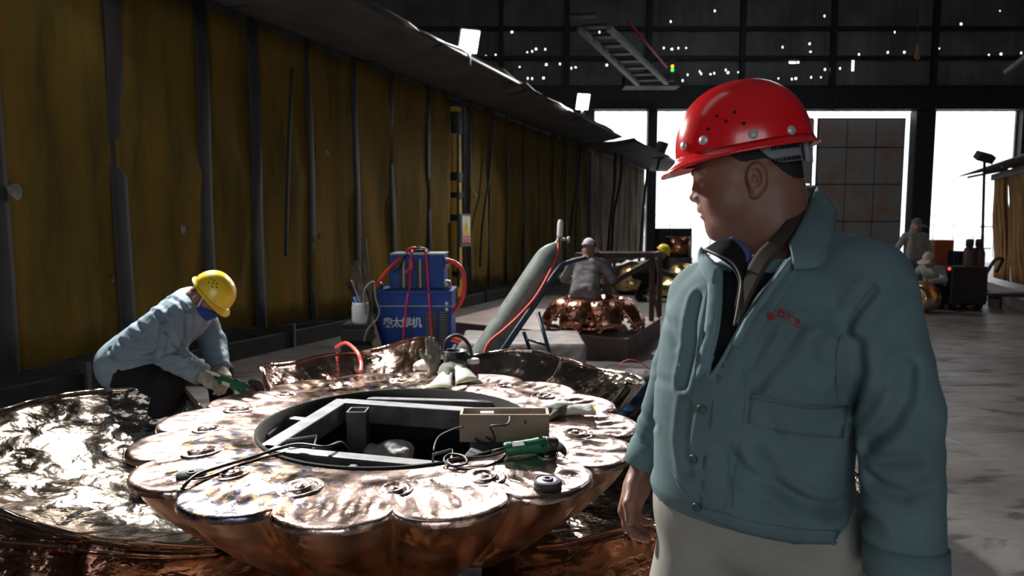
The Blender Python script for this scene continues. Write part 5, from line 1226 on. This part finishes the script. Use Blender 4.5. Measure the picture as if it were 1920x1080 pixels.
# lower cabinet
lw = thing('welding_machine', (at(775, 655, YW).x, YW+.3, at(775, 655, YW).z), 'large blue welding machine with white Chinese lettering, lower of the two', 'welding machine')
q = face_box(MB(), 705, 549, 846, 655, YW, .55); q.build('cabinet', 'welder_blue', lw, bevel=.012)
q = face_box(MB(), 703, 545, 848, 552, YW-.01, .57); q.build('lid', 'welder_blue', lw, bevel=.006)
q = face_box(MB(), 706, 573, 846, 575, YW-.006, .02); q.build('trim_line', 'welder_edge', lw)
q = face_box(MB(), 772, 576, 773.5, 654, YW-.003, .02); q.build('door_gap', 'vent_dark', lw)
for x0, x1 in ((797, 819), (823, 840)):
    q = face_box(MB(), x0, 583, x1, 648, YW-.004, .02); v = q.build('vent_panel', 'vent_dark', lw)
    for k in range(14):
        q = face_box(MB(), x0+1, 585+k*4.5, x1-1, 587+k*4.5, YW-.014, .02); q.build('louvre', 'box_grey', v)
for x, y in ((838, 569), (838, 580)):
    q = MB(); q.lathe([(.018, 0), (.018, .012), (.0, .016)], at(x, y, YW), 12, axis=(0, -1, 0)); q.build('indicator', 'label_white', lw)
for ch, x in (('奥', 727), ('太', 744), ('焊', 762), ('机', 781)):
    text_mesh(ch, .115, frame_M(at(x, 606, YW-.006), (1, 0, 0), (.18, 0, 1)), 'lettering', 'print_white', lw, .002, .0015)
q = MB(); q.lathe([(.05, 0), (.05, .05), (.03, .08), (0, .08)], at(710, 542, YW+.1), 12); q.build('lifting_eye', 'metal_dull', lw)
q = MB(); q.lathe([(.05, 0), (.05, .07), (.03, .1), (0, .1)], at(838, 542, YW+.1), 12); q.build('lifting_eye', 'metal_dull', lw)
# upper unit
zu = at(775, 545, YW).z; uw = thing('welding_machine', (at(783, 545, YW).x, YW+.3, zu), 'smaller blue welding power unit stacked on top of the other', 'welding machine')
q = face_box(MB(), 731, 477, 832, 541, YW+.06, .45); q.build('cabinet', 'welder_blue', uw, bevel=.010)
q = face_box(MB(), 735, 541, 829, 545.5, YW+.08, .42); q.build('foot_rail', 'vent_dark', uw)
q = face_box(MB(), 731, 474.5, 833, 478, YW+.05, .47); q.build('lid', 'welder_edge', uw, bevel=.005)
for x in (748, 760, 779, 790):
    q = face_box(MB(), x, 489, x+7, 539, YW+.052, .02); q.build('vent_slot', 'vent_dark', uw)
for x in (755.5, 768, 786.5):
    q = face_box(MB(), x, 486, x+2.5, 540, YW+.05, .02); q.build('vent_rib', 'welder_edge', uw)
q = MB(); q.tube(smooth_path([at(778, 474, YW+.2), at(783, 466, YW+.2), at(797, 468, YW+.2), at(803, 475, YW+.2)]), .018, 8); q.build('handle', 'rubber_black', uw)
q = MB(); q.lathe([(.025, 0), (.025, .06), (0, .06)], at(832, 488, YW+.12), 12, axis=(1, 0, 0)); q.build('gas_port', 'metal_dull', uw)
q = MB(); q.lathe([(.025, 0), (.025, .06), (0, .06)], at(832, 497, YW+.12), 12, axis=(1, 0, 0)); q.build('gas_port', 'metal_dull', uw)
# cart below
ct = thing('machine_cart', (at(775, 660, YW).x, YW+.3, 0), 'grey steel cart under the two blue welding machines', 'cart')
zc_ = at(775, 655.6, YW).z; q = MB(); a, c = at(700, 655, YW), at(850, 655, YW); q.box(((a.x+c.x)/2, YW+.28, zc_-.025), (c.x-a.x, .6, .05)); q.build('deck', 'cart_grey', ct)
for xx in (a.x+.08, c.x-.08):
    for yy in (YW+.06, YW+.5): q = MB(); q.lathe([(.0, -.02), (zc_/2-.03, -.02), (zc_/2-.03, .02), (0, .02)], (xx, yy, zc_/2-.03), 16, axis=(1, 0, 0)); q.build('wheel', 'rubber_black', ct)
# red ties, hoses
mat('tie_pink', (.62, .03, .10), .6)
Yt = YW-.02
for pts, lb in (([(772, 474, YW+.3), (772, 475, YW+.04), (768, 541, YW+.04), (764, 560, Yt), (754, 652, Yt)], 'left pink rope tied down the front of the welding machines'), ([(797, 474, YW+.3), (799, 475, YW+.04), (804, 541, YW+.04), (805, 560, Yt), (812, 655, Yt)], 'right pink rope tied down the front of the welding machines')):
    cable([at(*p) for p in pts], .013, lb, 'tie_rope', 'tie_pink', 5, 'rope')
cable([at(771, 512, YW+.0), at(760, 510, YW-.02), at(772, 503, YW+.0), at(773, 490, YW+.02)], .012, 'knotted end of pink rope on the upper blue unit', 'tie_rope', 'tie_pink', 5, 'rope')
cable([at(705, 541, YW-.05), at(712, 525, YW-.03), at(735, 498, YW+.02), at(758, 480, YW+.1), at(768, 468, YW+.16), at(778, 466, YW+.2), at(770, 473, YW+.22), at(790, 471, YW+.24), at(798, 477, YW+.28)], .022, 'red gas hose coiled over the top of the upper blue unit', 'gas_hose', 'hose_red', cat='hose')
cable([at(836, 488, YW+.12), at(852, 492, YW+.1), at(866, 506, YW+.08), at(871, 530, YW+.08), at(866, 560, YW+.1), at(855, 578, YW+.14), at(843, 590, YW+.2)], .024, 'red gas hose looping down the right side of the machines', 'gas_hose', 'hose_red', cat='hose')
cable([at(845, 632, YW-.1), at(862, 638, YW-.15), at(880, 650, YW-.2), at(886, 662, YW-.25), at(890, 680, YW-.3)], .026, 'thick red hose on the floor behind the black can', 'gas_hose', 'hose_red', cat='hose')
cable([at(846, 640, YW-.12), at(862, 645, YW-.18), at(876, 660, YW-.25), at(880, 685, YW-.3)], .02, 'dark red hose beside the thick red hose', 'gas_hose', 'hose_maroon', cat='hose')
cable([at(735, 510, YW-.03), at(748, 500, YW-.03), at(758, 482, YW+.02), at(772, 473, YW+.1), at(790, 469, YW+.15), at(800, 476, YW+.2)], .012, 'black lead draped over the top left of the upper unit', 'lead', cat='cable')
cable([at(652, 660, 6.7), at(662, 640, 6.8), at(690, 640, 6.85), at(700, 628, 6.9), at(706, 610, 6.95)], .014, 'red lead on the floor left of the machines', 'lead', 'hose_maroon', cat='cable')
# scrap iron leaning against the machines
mat('scrap_brown', (.07, .052, .042), .8, var=.3, scale=12)
def iron(pa, pb, w, label):
    a, c = at(*pa), at(*pb); d = (c-a).normalized(); t = thing('angle_iron', (a.x, a.y, a.z), label, 'iron bar', 'scrap iron bars by the machines')
    q = MB(); q.bar(a, c, w, .012, up=(0, 1, .1)); q.build('flange', 'scrap_brown', t); s_ = d.cross(Vector((0, 1, 0))).normalized()
    q = MB(); q.bar(a+s_*w/2+Vector((0, w/2, 0)), c+s_*w/2+Vector((0, w/2, 0)), .012, w, up=(0, 1, .1)); q.build('flange', 'scrap_brown', t)
iron((716, 674, 6.62), (664, 496, 6.95), .085, 'broad brown angle iron leaning left of the machines')
iron((704, 664, 6.72), (682, 448, 7.0), .05, 'long thin brown angle iron standing tallest left of the machines')
iron((694, 640, 6.85), (662, 490, 6.98), .07, 'short brown angle iron behind the white pot')
cable([at(683, 640, 6.6), at(690, 618, 6.6), at(706, 600, 6.58), at(712, 582, 6.58), at(705, 560, 6.6), at(702, 530, 6.62), at(690, 535, 6.62), at(683, 550, 6.6), at(686, 590, 6.58)], .011, 'bent grey wire twisted round the scrap iron', 'bent_wire', 'cart_grey', cat='wire')
cr = thing('dark_crate', (at(668, 640, 6.85).x, 6.85, 0), 'dark crate under the white pot of torches', 'crate')
a, c = at(640, 606, 6.7), at(698, 606, 6.7); zz = at(675, 607, 6.75).z
q = MB(); q.box(((a.x+c.x)/2, 6.85, zz/2), (c.x-a.x, .3, zz)); q.build('body', 'kerb_black', cr, bevel=.01)
for k in range(3): q = MB(); q.box(((a.x+c.x)/2, 6.69, zz*(.2+.3*k)), (c.x-a.x+.01, .02, zz*.2)); q.build('slat', 'dark_plate', cr)
p = at(677, 606, 6.8); pz = Vector((p.x, p.y, zz)); wp = thing('white_pot', pz, 'white plastic pot holding torch handles left of the machines', 'pot')
q = MB(); q.lathe([(0, 0), (.085, 0), (.092, .02), (.092, .17), (.085, .19), (.085, .215), (.075, .215), (.075, .03), (0, .03)], pz, 22); q.build('body', mat('plastic_white', (.55, .56, .58), .45), wp)
for pa, pb, nm, m_ in (((674, 580, 6.8), (652, 528, 6.85), 'welding_torch', 'rubber_black'), ((680, 580, 6.82), (660, 527, 6.88), 'welding_torch', 'metal_dull')):
    a, c = at(*pa), at(*pb); t = thing(nm, a, ('black' if m_ == 'rubber_black' else 'bright')+' torch handle sticking out of the white pot', 'torch')
    q = MB(); q.tube([a-(c-a)*.25, a.lerp(c, .45)], [.02, .022], 10); q.build('grip', 'strap_blue', t)
    q = MB(); q.tube(smooth_path([a.lerp(c, .42), a.lerp(c, .8), c, c+Vector((.03, -.02, -.05))]), [.018]*25, 10); q.build('neck', m_, t)
# ---------------------------------------------------------------- leaning gas cylinder and its trolley
mat('cyl_green', (.15, .185, .17), .6, col2=(.07, .07, .062), scale=7, lo=.42, hi=.72, bump=.1, bscale=20)
ca_, cb_ = at(866, 748, 5.75), at(1040, 488, 5.85); ax = (cb_-ca_).normalized(); L_ = (cb_-ca_).length
ca_ = ca_+Vector((0, 0, max(0, .115-ca_.z)))
cyl = thing('gas_cylinder', ca_-Vector((0, 0, .1)), 'grey green gas cylinder leaning on a blue trolley', 'gas cylinder')
q = MB(); q.lathe([(0, 0), (.085, 0), (.108, .02), (.118, .05), (.118, L_-.14), (.110, L_-.08), (.085, L_-.02), (.05, L_+.03), (.032, L_+.05), (0, L_+.05)], ca_, 30, axis=ax); q.build('shell', 'cyl_green', cyl)
pv_ = ca_+ax*(L_+.04)
q = MB(); q.lathe([(.03, 0), (.03, .03), (.018, .035), (.018, .07), (0, .075)], pv_, 14, axis=(.25, 0, 1)); vl = q.build('valve', 'metal_dull', cyl)
q = MB(); q.lathe([(.02, 0), (.026, .02), (.026, .12), (.018, .15), (0, .155)], pv_+Vector((.02, 0, .07)), 14, axis=(.05, 0, 1)); q.build('flow_gauge', 'lid_white', vl)
q = MB(); q.tube([pv_+Vector((.01, 0, .05)), pv_+Vector((.09, -.02, .05))], .013, 8); q.lathe([(.028, 0), (.028, .015), (0, .015)], pv_+Vector((.09, -.02, .05)), 12, axis=(1, -.2, 0)); q.build('regulator', 'metal_dull', vl)
cable([pv_+Vector((.01, -.03, .02)), pv_+Vector((-.02, -.1, -.12)), at(1010, 548, 5.66), at(975, 590, 5.66), at(945, 618, 5.66), at(915, 645, 5.66), at(900, 690, 5.6)], .012, 'thin red hose running down the gas cylinder', 'gas_hose', 'hose_red', cat='hose')
mat('trolley_blue', (.012, .03, .06), .4)
tr = thing('cylinder_trolley', at(1015, 665, 5.75), 'dark blue tube trolley propping up the gas cylinder', 'trolley')
zf = lambda p: Vector((p.x, p.y, .02))
q = MB(); q.tube(smooth_path([at(1097, 484, 5.75), at(1062, 493, 5.72), at(1045, 505, 5.70), at(1000, 570, 5.66), at(945, 650, 5.6), at(905, 712, 5.58)], 6), .017, 8); q.build('rail', 'trolley_blue', tr)
q = MB(); q.tube(smooth_path([at(1097, 484, 5.95), at(1066, 493, 5.95), at(1050, 506, 5.95), at(1005, 571, 5.95), at(951, 650, 5.95), at(915, 705, 5.95)], 6), .017, 8); q.build('rail', 'trolley_blue', tr)
q = MB(); q.tube([at(1097, 484, 5.75), at(1097, 484, 5.95)], .017, 8); q.build('handle', 'trolley_blue', tr)
for pa, pb in (((1009, 585, 5.68), (1032, 668, 5.62)), ((982, 622, 5.95), (1000, 676, 5.95))):
    a, c = at(*pa), at(*pb); c = a+(c-a)*(a.z/(a.z-c.z)) if a.z > c.z else c; q = MB(); q.tube([a, c], .017, 8); q.build('leg', 'trolley_blue', tr)
q = MB(); q.tube([at(1026, 648, 5.64), at(988, 636, 5.93)], .012, 8); q.build('crossbar', 'trolley_blue', tr)
# ---------------------------------------------------------------- concrete block, steel slab, lotus ornament, rack
mat('concrete_pale', (.40, .36, .36), .9, col2=(.27, .245, .24), scale=6, bump=.4, bscale=25)
a, c = at(862, 650, 6.75), at(1097, 650, 6.75)
cbk = thing('concrete_block', ((a.x+c.x)/2, 7.0, 0), 'rough pale concrete block behind the leaning gas cylinder', 'block')
fn = lambda P: s_box(P, ((a.x+c.x)/2, 7.05, .18), ((c.x-a.x)/2, .46, .18), None, .035)+.012*fnoise(P, 14, 4)+.006*fnoise(P, 40, 5)
link_mesh('block', sdf_mesh('block', fn, (a.x-.1, 6.5, -.005), (c.x+.1, 7.6, .42), .018), 'concrete_pale', cbk)
mat('slab_rust', (.10, .058, .05), .7, col2=(.17, .11, .105), scale=3, bump=.15); mat('slab_top', (.26, .18, .175), .55, col2=(.17, .125, .115), scale=2.5, bump=.1)
sA, sB, sC = Vector((1.32, 7.55, 0)), Vector((-.95, 9.05, 0)), Vector((2.1, 9.35, 0)); sD = sB+(sC-sA); HS = .25
sl = thing('steel_slab', (sA+sD)/2, 'thick rusty steel slab platform under the copper ornament', 'platform')
q = MB(); q.prism([sA, sC, sD, sB], (0, 0, HS-.02)); q.build('slab_body', 'slab_rust', sl)
q = MB(); q.prism([v+Vector((0, 0, HS-.019)) for v in (sA, sC, sD, sB)], (0, 0, .02)); q.build('top_plate', 'slab_top', sl)
bronze('copper_red', (.42, .17, .10), (.62, .30, .20), .22, 20, .5, 5.0)
OCt = at(1112, 603, 8.35); OCt = Vector((OCt.x, 8.35, HS+.002))
orn = thing('lotus_ornament', OCt, 'upturned red copper lotus ornament with drooping beaded petals', 'ornament')
q = MB(); q.lathe([(.30, 0), (.31, .02), (.29, .06), (.27, .10), (.28, .16), (.33, .22), (.30, .30), (.15, .34), (0, .34)], OCt, 36); q.build('hub', 'copper_red', orn)
def droop(k, n=8):
    th0 = 2*math.pi*k/n+.2; g = []
    for i in range(13):
        t_ = -1+i/6; row = []
        for j in range(13):
            s_ = j/12; r = .20+.47*s_*(1-.10*t_*t_); w_ = (.45*math.sin(math.pi*(.18+.62*s_)))
            z = .33+.10*math.sin(s_*2.1)-.30*s_**3-.06*t_*t_*s_; th = th0+t_*w_*.95*(.45/r)**.4
            row.append(OCt+Vector((r*math.cos(th), r*math.sin(th), z)))
        g.append(row)
    q = MB(); q.shell(g, .012); o = q.build('petal', 'copper_red', orn)
    rim = smooth_path([g[0][j] for j in range(3, 13, 3)]+[g[i][12] for i in range(2, 13, 2)]+[g[12][j] for j in range(9, 2, -3)], 4)
    b_ = MB()
    for p in rim[::1]: b_.lathe([(0, -.018), (.014, -.010), (.017, .0), (.014, .010), (0, .018)], p+Vector((0, 0, -.006)), 6)
    tag(b_.build('bead_trim', 'copper_red', o), kind='stuff')
for k in range(8): droop(k)
# rusty rack
rk = thing('rusty_rack', at(1150, 560, 9.2), 'rust brown angle iron rack standing on the steel slab', 'rack')
zt2 = at(1218, 478, 9.15).z
R1, R2 = Vector((at(1080, 480, 8.95).x, 8.95, 0)), Vector((at(1222, 480, 9.1).x, 9.05, 0)); R3, R4 = Vector((at(1238, 478, 9.5).x, 9.5, 0)), Vector((at(1130, 478, 9.5).x, 9.45, 0))
for p in (R1, R2, R3, R4):
    z0_ = HS+.003; q = MB(); q.box((p.x, p.y, (z0_+zt2)/2), (.07, .012, zt2-z0_)); q.box((p.x+.03, p.y+.035, (z0_+zt2)/2), (.012, .07, zt2-z0_)); q.build('post', 'rust', rk)
pm = R1.lerp(R2, .42); q = MB(); q.box((pm.x, pm.y, (HS+zt2)/2), (.10, .03, zt2-HS-.01)); q.build('post', 'rust_light', rk)
pm = R1.lerp(R2, .30); q = MB(); q.box((pm.x, pm.y, (HS+zt2)/2), (.04, .03, zt2-HS-.01)); q.build('post', 'rust', rk)
for a, c in ((R1, R2), (R2, R3), (R3, R4), (R4, R1)):
    q = MB(); q.bar(a+Vector((0, 0, zt2)), c+Vector((0, 0, zt2)), .06, .07); q.build('top_rail', 'rust', rk)
q = MB(); a = R1.lerp(R2, .47)+Vector((0, -.03, at(1148, 530, 9.0).z)); c = R2+Vector((0, -.03, at(1225, 488, 9.1).z)); q.bar(a, c, .03, .07, up=(0, 0, 1)); q.build('brace', 'rust', rk)
q = MB(); q.bar(R2+Vector((0, 0, .7)), R3+Vector((0, 0, .25)), .03, .05); q.build('brace', 'rust', rk)
# ---------------------------------------------------------------- golden castings farther back
bronze('gold_cast', (.62, .44, .16), (.85, .68, .36), .22, 7, .6, 2.0)
def lump(px, py, Y, r, label, seed):
    p = at(px, py, Y); p = Vector((p.x, p.y, 0)); t = thing('golden_casting', p, label, 'casting', 'golden castings on the floor')
    fn = lambda P: np.maximum(smin(s_ell(P, p+Vector((0, 0, r[2]*.75)), (r[0], r[1], r[2])), s_ell(P, p+Vector((-r[0]*.3, -r[1]*.3, r[2]*.55)), (r[0]*.8, r[1]*.7, r[2]*.6)), .1)+.07*fnoise(P, 5.5, seed)+.02*fnoise(P, 14, seed+1), .002-P[:, 2])
    link_mesh('casting', sdf_mesh('casting', fn, p-Vector((r[0]*1.4, r[1]*1.4, .03)), p+Vector((r[0]*1.4, r[1]*1.4, r[2]*2.2)), .035), 'gold_cast', t)
lump(1190, 540, 15.6, (.50, .45, .42), 'rounded golden casting left of the rack leg', 3)
lump(1282, 540, 14.8, (.52, .45, .42), 'rounded golden casting right of the rack leg', 9)
p = at(1276, 490, 15.6); zb2 = .86
t = thing('bronze_drum', (p.x, p.y, 0), 'upright bronze drum on a dark stand behind the golden castings', 'drum')
q = MB(); q.lathe([(0, 0), (.34, 0), (.34, zb2-.02), (0, zb2-.02)], (p.x, p.y+.3, 0), 20); q.build('stand', 'steel_black', t)
q = MB(); q.lathe([(.29, zb2-.02), (.29, zb2+.46), (.25, zb2+.46), (.25, zb2-.02)], (p.x, p.y+.3, 0), 28, closed=True); q.build('shell', 'copper_red', t)
p = at(1262, 445, 19); t = thing('dark_cabinet', (p.x, p.y, 0), 'black cabinet standing against the light of the left gate opening', 'cabinet')
w_ = 62/1250*19; q = MB(); q.box((p.x, p.y, at(1262, 428, 19).z/2), (w_, .5, at(1262, 428, 19).z)); q.build('body', 'steel_black', t, bevel=.01)
q = MB(); q.box((p.x-.02, p.y-.26, .8), (.02, .02, 1.4)); q.build('door_gap', 'hole_black', t)
# blue drum beside the right back petal
mat('drum_blue', (.012, .06, .13), .4); p = Vector((at(1192, 700, 5.15).x, 5.15, 0)); hz = at(1205, 716, 5.0).z
t = thing('blue_drum', p, 'blue plastic drum beside the right back petal', 'drum')
q = MB(); q.lathe([(0, 0), (.185, 0), (.195, .03), (.195, hz*.33), (.203, hz*.36), (.195, hz*.39), (.195, hz*.66), (.203, hz*.69), (.195, hz*.72), (.195, hz-.02), (.185, hz), (.17, hz), (.17, hz-.03), (0, hz-.03)], p, 32); q.build('body', 'drum_blue', t)
t = thing('grey_rag', p+Vector((.02, 0, hz)), 'crumpled dark grey rag on the blue drum', 'rag')
fn = lambda P: s_ell(P, p+Vector((.02, -.02, hz+.01)), (.15, .14, .06))+.02*fnoise(P, 32, 14)+.008*fnoise(P, 80, 15)
link_mesh('cloth', sdf_mesh('cloth', fn, p+Vector((-.22, -.22, hz-.04)), p+Vector((.24, .2, hz+.13)), .010), mat('rag_dark', (.12, .10, .11), .95, var=.3), t)
cable([at(1160, 700, 5.0), at(1163, 683, 5.0), at(1178, 675, 5.02), at(1198, 678, 5.02), at(1218, 692, 5.0)], .004, 'thin red wire loop over the rag on the blue drum', 'wire_loop', 'hose_red', cat='wire')

# ================================================================ RIGHT BACKGROUND
curtain_mat('curtain_orange', (.30, .14, .045), (.66, .36, .14), (.80, .56, .30))
mat('awning_pale', (.22, .21, .20), .8, var=.2)
E0 = Vector((at(1856, 430, 17).x, 17.0, 0)); wb = thing('wall_booth', E0, kind='structure')
for k in range(22):
    s0 = k*.30; q = MB(); rows_ = []; ph = random.uniform(0, 6)
    for i in range(6):
        e = s0+.52*i/5; row = []
        for j in range(9):
            h_ = j/8; flare = (1-h_)*.55*max(0, 1-k/7.)
            row.append(E0-u*(e-flare)-nrm*(.12*h_*0+.03*math.sin(i*1.4+ph)+.02*math.sin(h_*8+ph)-.25*(1-h_))+Vector((0, 0, .25+2.55*h_)))
        rows_.append(row)
    q.shell(rows_, .02); q.build('curtain_strip', 'curtain_orange', wb)
q = MB(); q.bar(E0-u*-.6+Vector((0, 0, .1))-nrm*.35, E0-u*7+Vector((0, 0, .1))-nrm*.35, .5, .2); q.build('kerb', 'concrete_pale', wb)
q = MB(); q.bar(E0+Vector((0, 0, 2.8)), E0-u*7+Vector((0, 0, 2.8)), .1, .15); q.build('top_rail', 'cart_grey', wb)
aw = thing('awning', E0+Vector((0, 0, 2.85)), 'pale awning over the orange strip curtain at the right edge', 'awning')
g = [[E0-u*(-.5+8*i/8)-nrm*(-.4+1.05*j/4)+Vector((0, 0, 3.05-.18*(j/4)**1.3+.0*i)) for j in range(5)] for i in range(9)]
q = MB(); q.shell(g, .03); q.build('sheet', 'awning_pale', aw)
for i in range(5): q = MB(); q.bar(E0-u*i*1.6+nrm*.3+Vector((0, 0, 3.0)), E0-u*i*1.6-nrm*.55+Vector((0, 0, 2.82)), .05, .06); q.build('rafter', 'cart_grey', aw)
# floodlight on a pole
p = at(1845, 470, 14.0); t = thing('floodlight_stand', (p.x, p.y, 0), 'unlit floodlight on a thin pole before the right gate opening', 'floodlight')
q = MB(); q.tube([(p.x, p.y, .02), at(1846, 300, 14.0)], .028, 8); q.build('pole', 'steel_black', t)
c = at(1846, 295, 14.0); q = MB(); q.box(c, (.34, .2, .16), Euler((.5, .25, 0))); q.build('housing', 'steel_black', t, bevel=.01)
for k in range(3): q = MB(); a_ = k*2.1; q.tube([(p.x, p.y, .35), (p.x+.3*math.cos(a_), p.y+.3*math.sin(a_), .01)], .015, 6); q.build('leg', 'steel_black', t)
for z in (1.55, 1.1): q = MB(); q.tube([(p.x-.12, p.y, z), (p.x+.14, p.y, z)], .014, 6); q.build('clamp', 'steel_black', t)
# machines around the squatting worker
Yb = 12.3
p = at(1818, 568, Yb); t = thing('black_power_unit', (p.x, Yb, 0), 'bulky black power unit on wheels right of the squatting worker', 'machine')
a, c = at(1781, 560, Yb), at(1855, 500, Yb); q = MB(); q.box(((a.x+c.x)/2, Yb+.3, (.1+c.z)/2), (c.x-a.x, .6, c.z-.1)); q.build('cabinet', mat('unit_black', (.006, .008, .014), .5), t, bevel=.03)
for xx in (a.x+.1, c.x-.1):
    for yy in (Yb+.1, Yb+.5): q = MB(); q.lathe([(0, -.03), (.1, -.03), (.1, .03), (0, .03)], (xx, yy, .1), 16, axis=(1, 0, 0)); q.build('wheel', 'rubber_black', t)
q = MB(); q.tube(smooth_path([at(1848, 515, Yb), at(1858, 498, Yb), at(1868, 486, Yb), at(1880, 487, Yb+.1), at(1868, 510, Yb+.3)], 6), .03, 8); q.build('push_handle', 'steel_black', t)
q = MB(); q.lathe([(0, 0), (.03, .0), (.02, .02), (0, .02)], at(1780, 504, Yb-.02), 10, axis=(0, -1, 0)); q.build('indicator_lamp', glow('indicator_red', (1, .05, .05), 2), t)
Yo = 13.6; a, c = at(1752, 500, Yo), at(1790, 450, Yo); t = thing('orange_cabinet', ((a.x+c.x)/2, Yo+.2, 0), 'orange metal cabinet behind the squatting worker', 'cabinet')
mat('cab_orange', (.33, .075, .02), .5); q = MB(); q.box(((a.x+c.x)/2, Yo+.2, c.z/2), (c.x-a.x, .4, c.z)); q.build('body', 'cab_orange', t, bevel=.02)
q = MB(); q.box(((a.x+c.x)/2-.02, Yo-.012, c.z*.55), (c.x-a.x-.08, .02, c.z*.75)); q.build('door', 'cab_orange', t, bevel=.005)
q = MB(); q.box((c.x-.06, Yo-.03, c.z*.6), (.02, .02, .12)); q.build('handle', 'steel_black', t)
Yo = 13.4; a, c = at(1786, 520, Yo), at(1812, 471, Yo); t = thing('blue_cabinet', ((a.x+c.x)/2, Yo+.2, 0), 'dark blue box between the orange cabinet and the cylinders', 'cabinet')
q = MB(); q.box(((a.x+c.x)/2, Yo+.2, c.z/2), (c.x-a.x, .4, c.z)); q.build('body', mat('box_blue', (.012, .03, .10), .5), t, bevel=.015)
q = MB(); q.box(((a.x+c.x)/2, Yo-.01, c.z*.8), (c.x-a.x-.1, .02, .1)); q.build('panel', 'steel_black', t)
for px, lb in ((1819, 'dark gas cylinder beside the blue box, left of two'), (1837, 'dark gas cylinder beside the lamp pole, right of two')):
    Yo = 13.2; p = at(px, 448, Yo); t = thing('gas_cylinder', (p.x, Yo, 0), lb, 'gas cylinder', 'dark gas cylinders'); h_ = p.z
    q = MB(); q.lathe([(0, 0), (.10, 0), (.108, .02), (.108, h_-.28), (.08, h_-.18), (.045, h_-.15)], (p.x, Yo, 0), 20); q.build('shell', mat('cyl_dark', (.05, .025, .02), .5), t)
    q = MB(); q.lathe([(.045, h_-.16), (.07, h_-.14), (.07, h_-.02), (.04, h_), (0, h_)], (p.x, Yo, 0), 16); q.build('valve_cap', 'steel_black', t)
bronze('bronze_warm', (.75, .50, .28), (.92, .74, .50), .25, 10, .5, 3)
p = at(1727, 540, 12.0); t = thing('bronze_barrel', (p.x, p.y, 0), 'pale glowing bronze drum lying before the squatting worker', 'drum')
q = MB(); q.lathe([(.18, -.22), (.25, -.2), (.26, 0), (.25, .2), (.18, .22), (.16, .2), (.16, -.2)], (p.x, p.y, .26), 28, axis=(.9, .4, 0), closed=True); q.build('shell', 'bronze_warm', t)
q = MB(); q.lathe([(0, .205), (.17, .205), (.17, .20), (0, .20)], (p.x, p.y, .26), 20, axis=(.9, .4, 0)); q.build('end_plate', 'steel_black', t)
p = at(1915, 552, 12.9); t = thing('low_bench', (p.x, p.y, 0), 'low black steel bench at the foot of the orange curtain', 'bench')
q = MB(); q.box((p.x+.3, p.y, .24), (1.9, .35, .06)); q.build('top', 'steel_black', t)
for sx in (-.5, 1.1): q = MB(); q.box((p.x+sx, p.y, .105), (.06, .3, .21)); q.build('leg', 'steel_black', t)
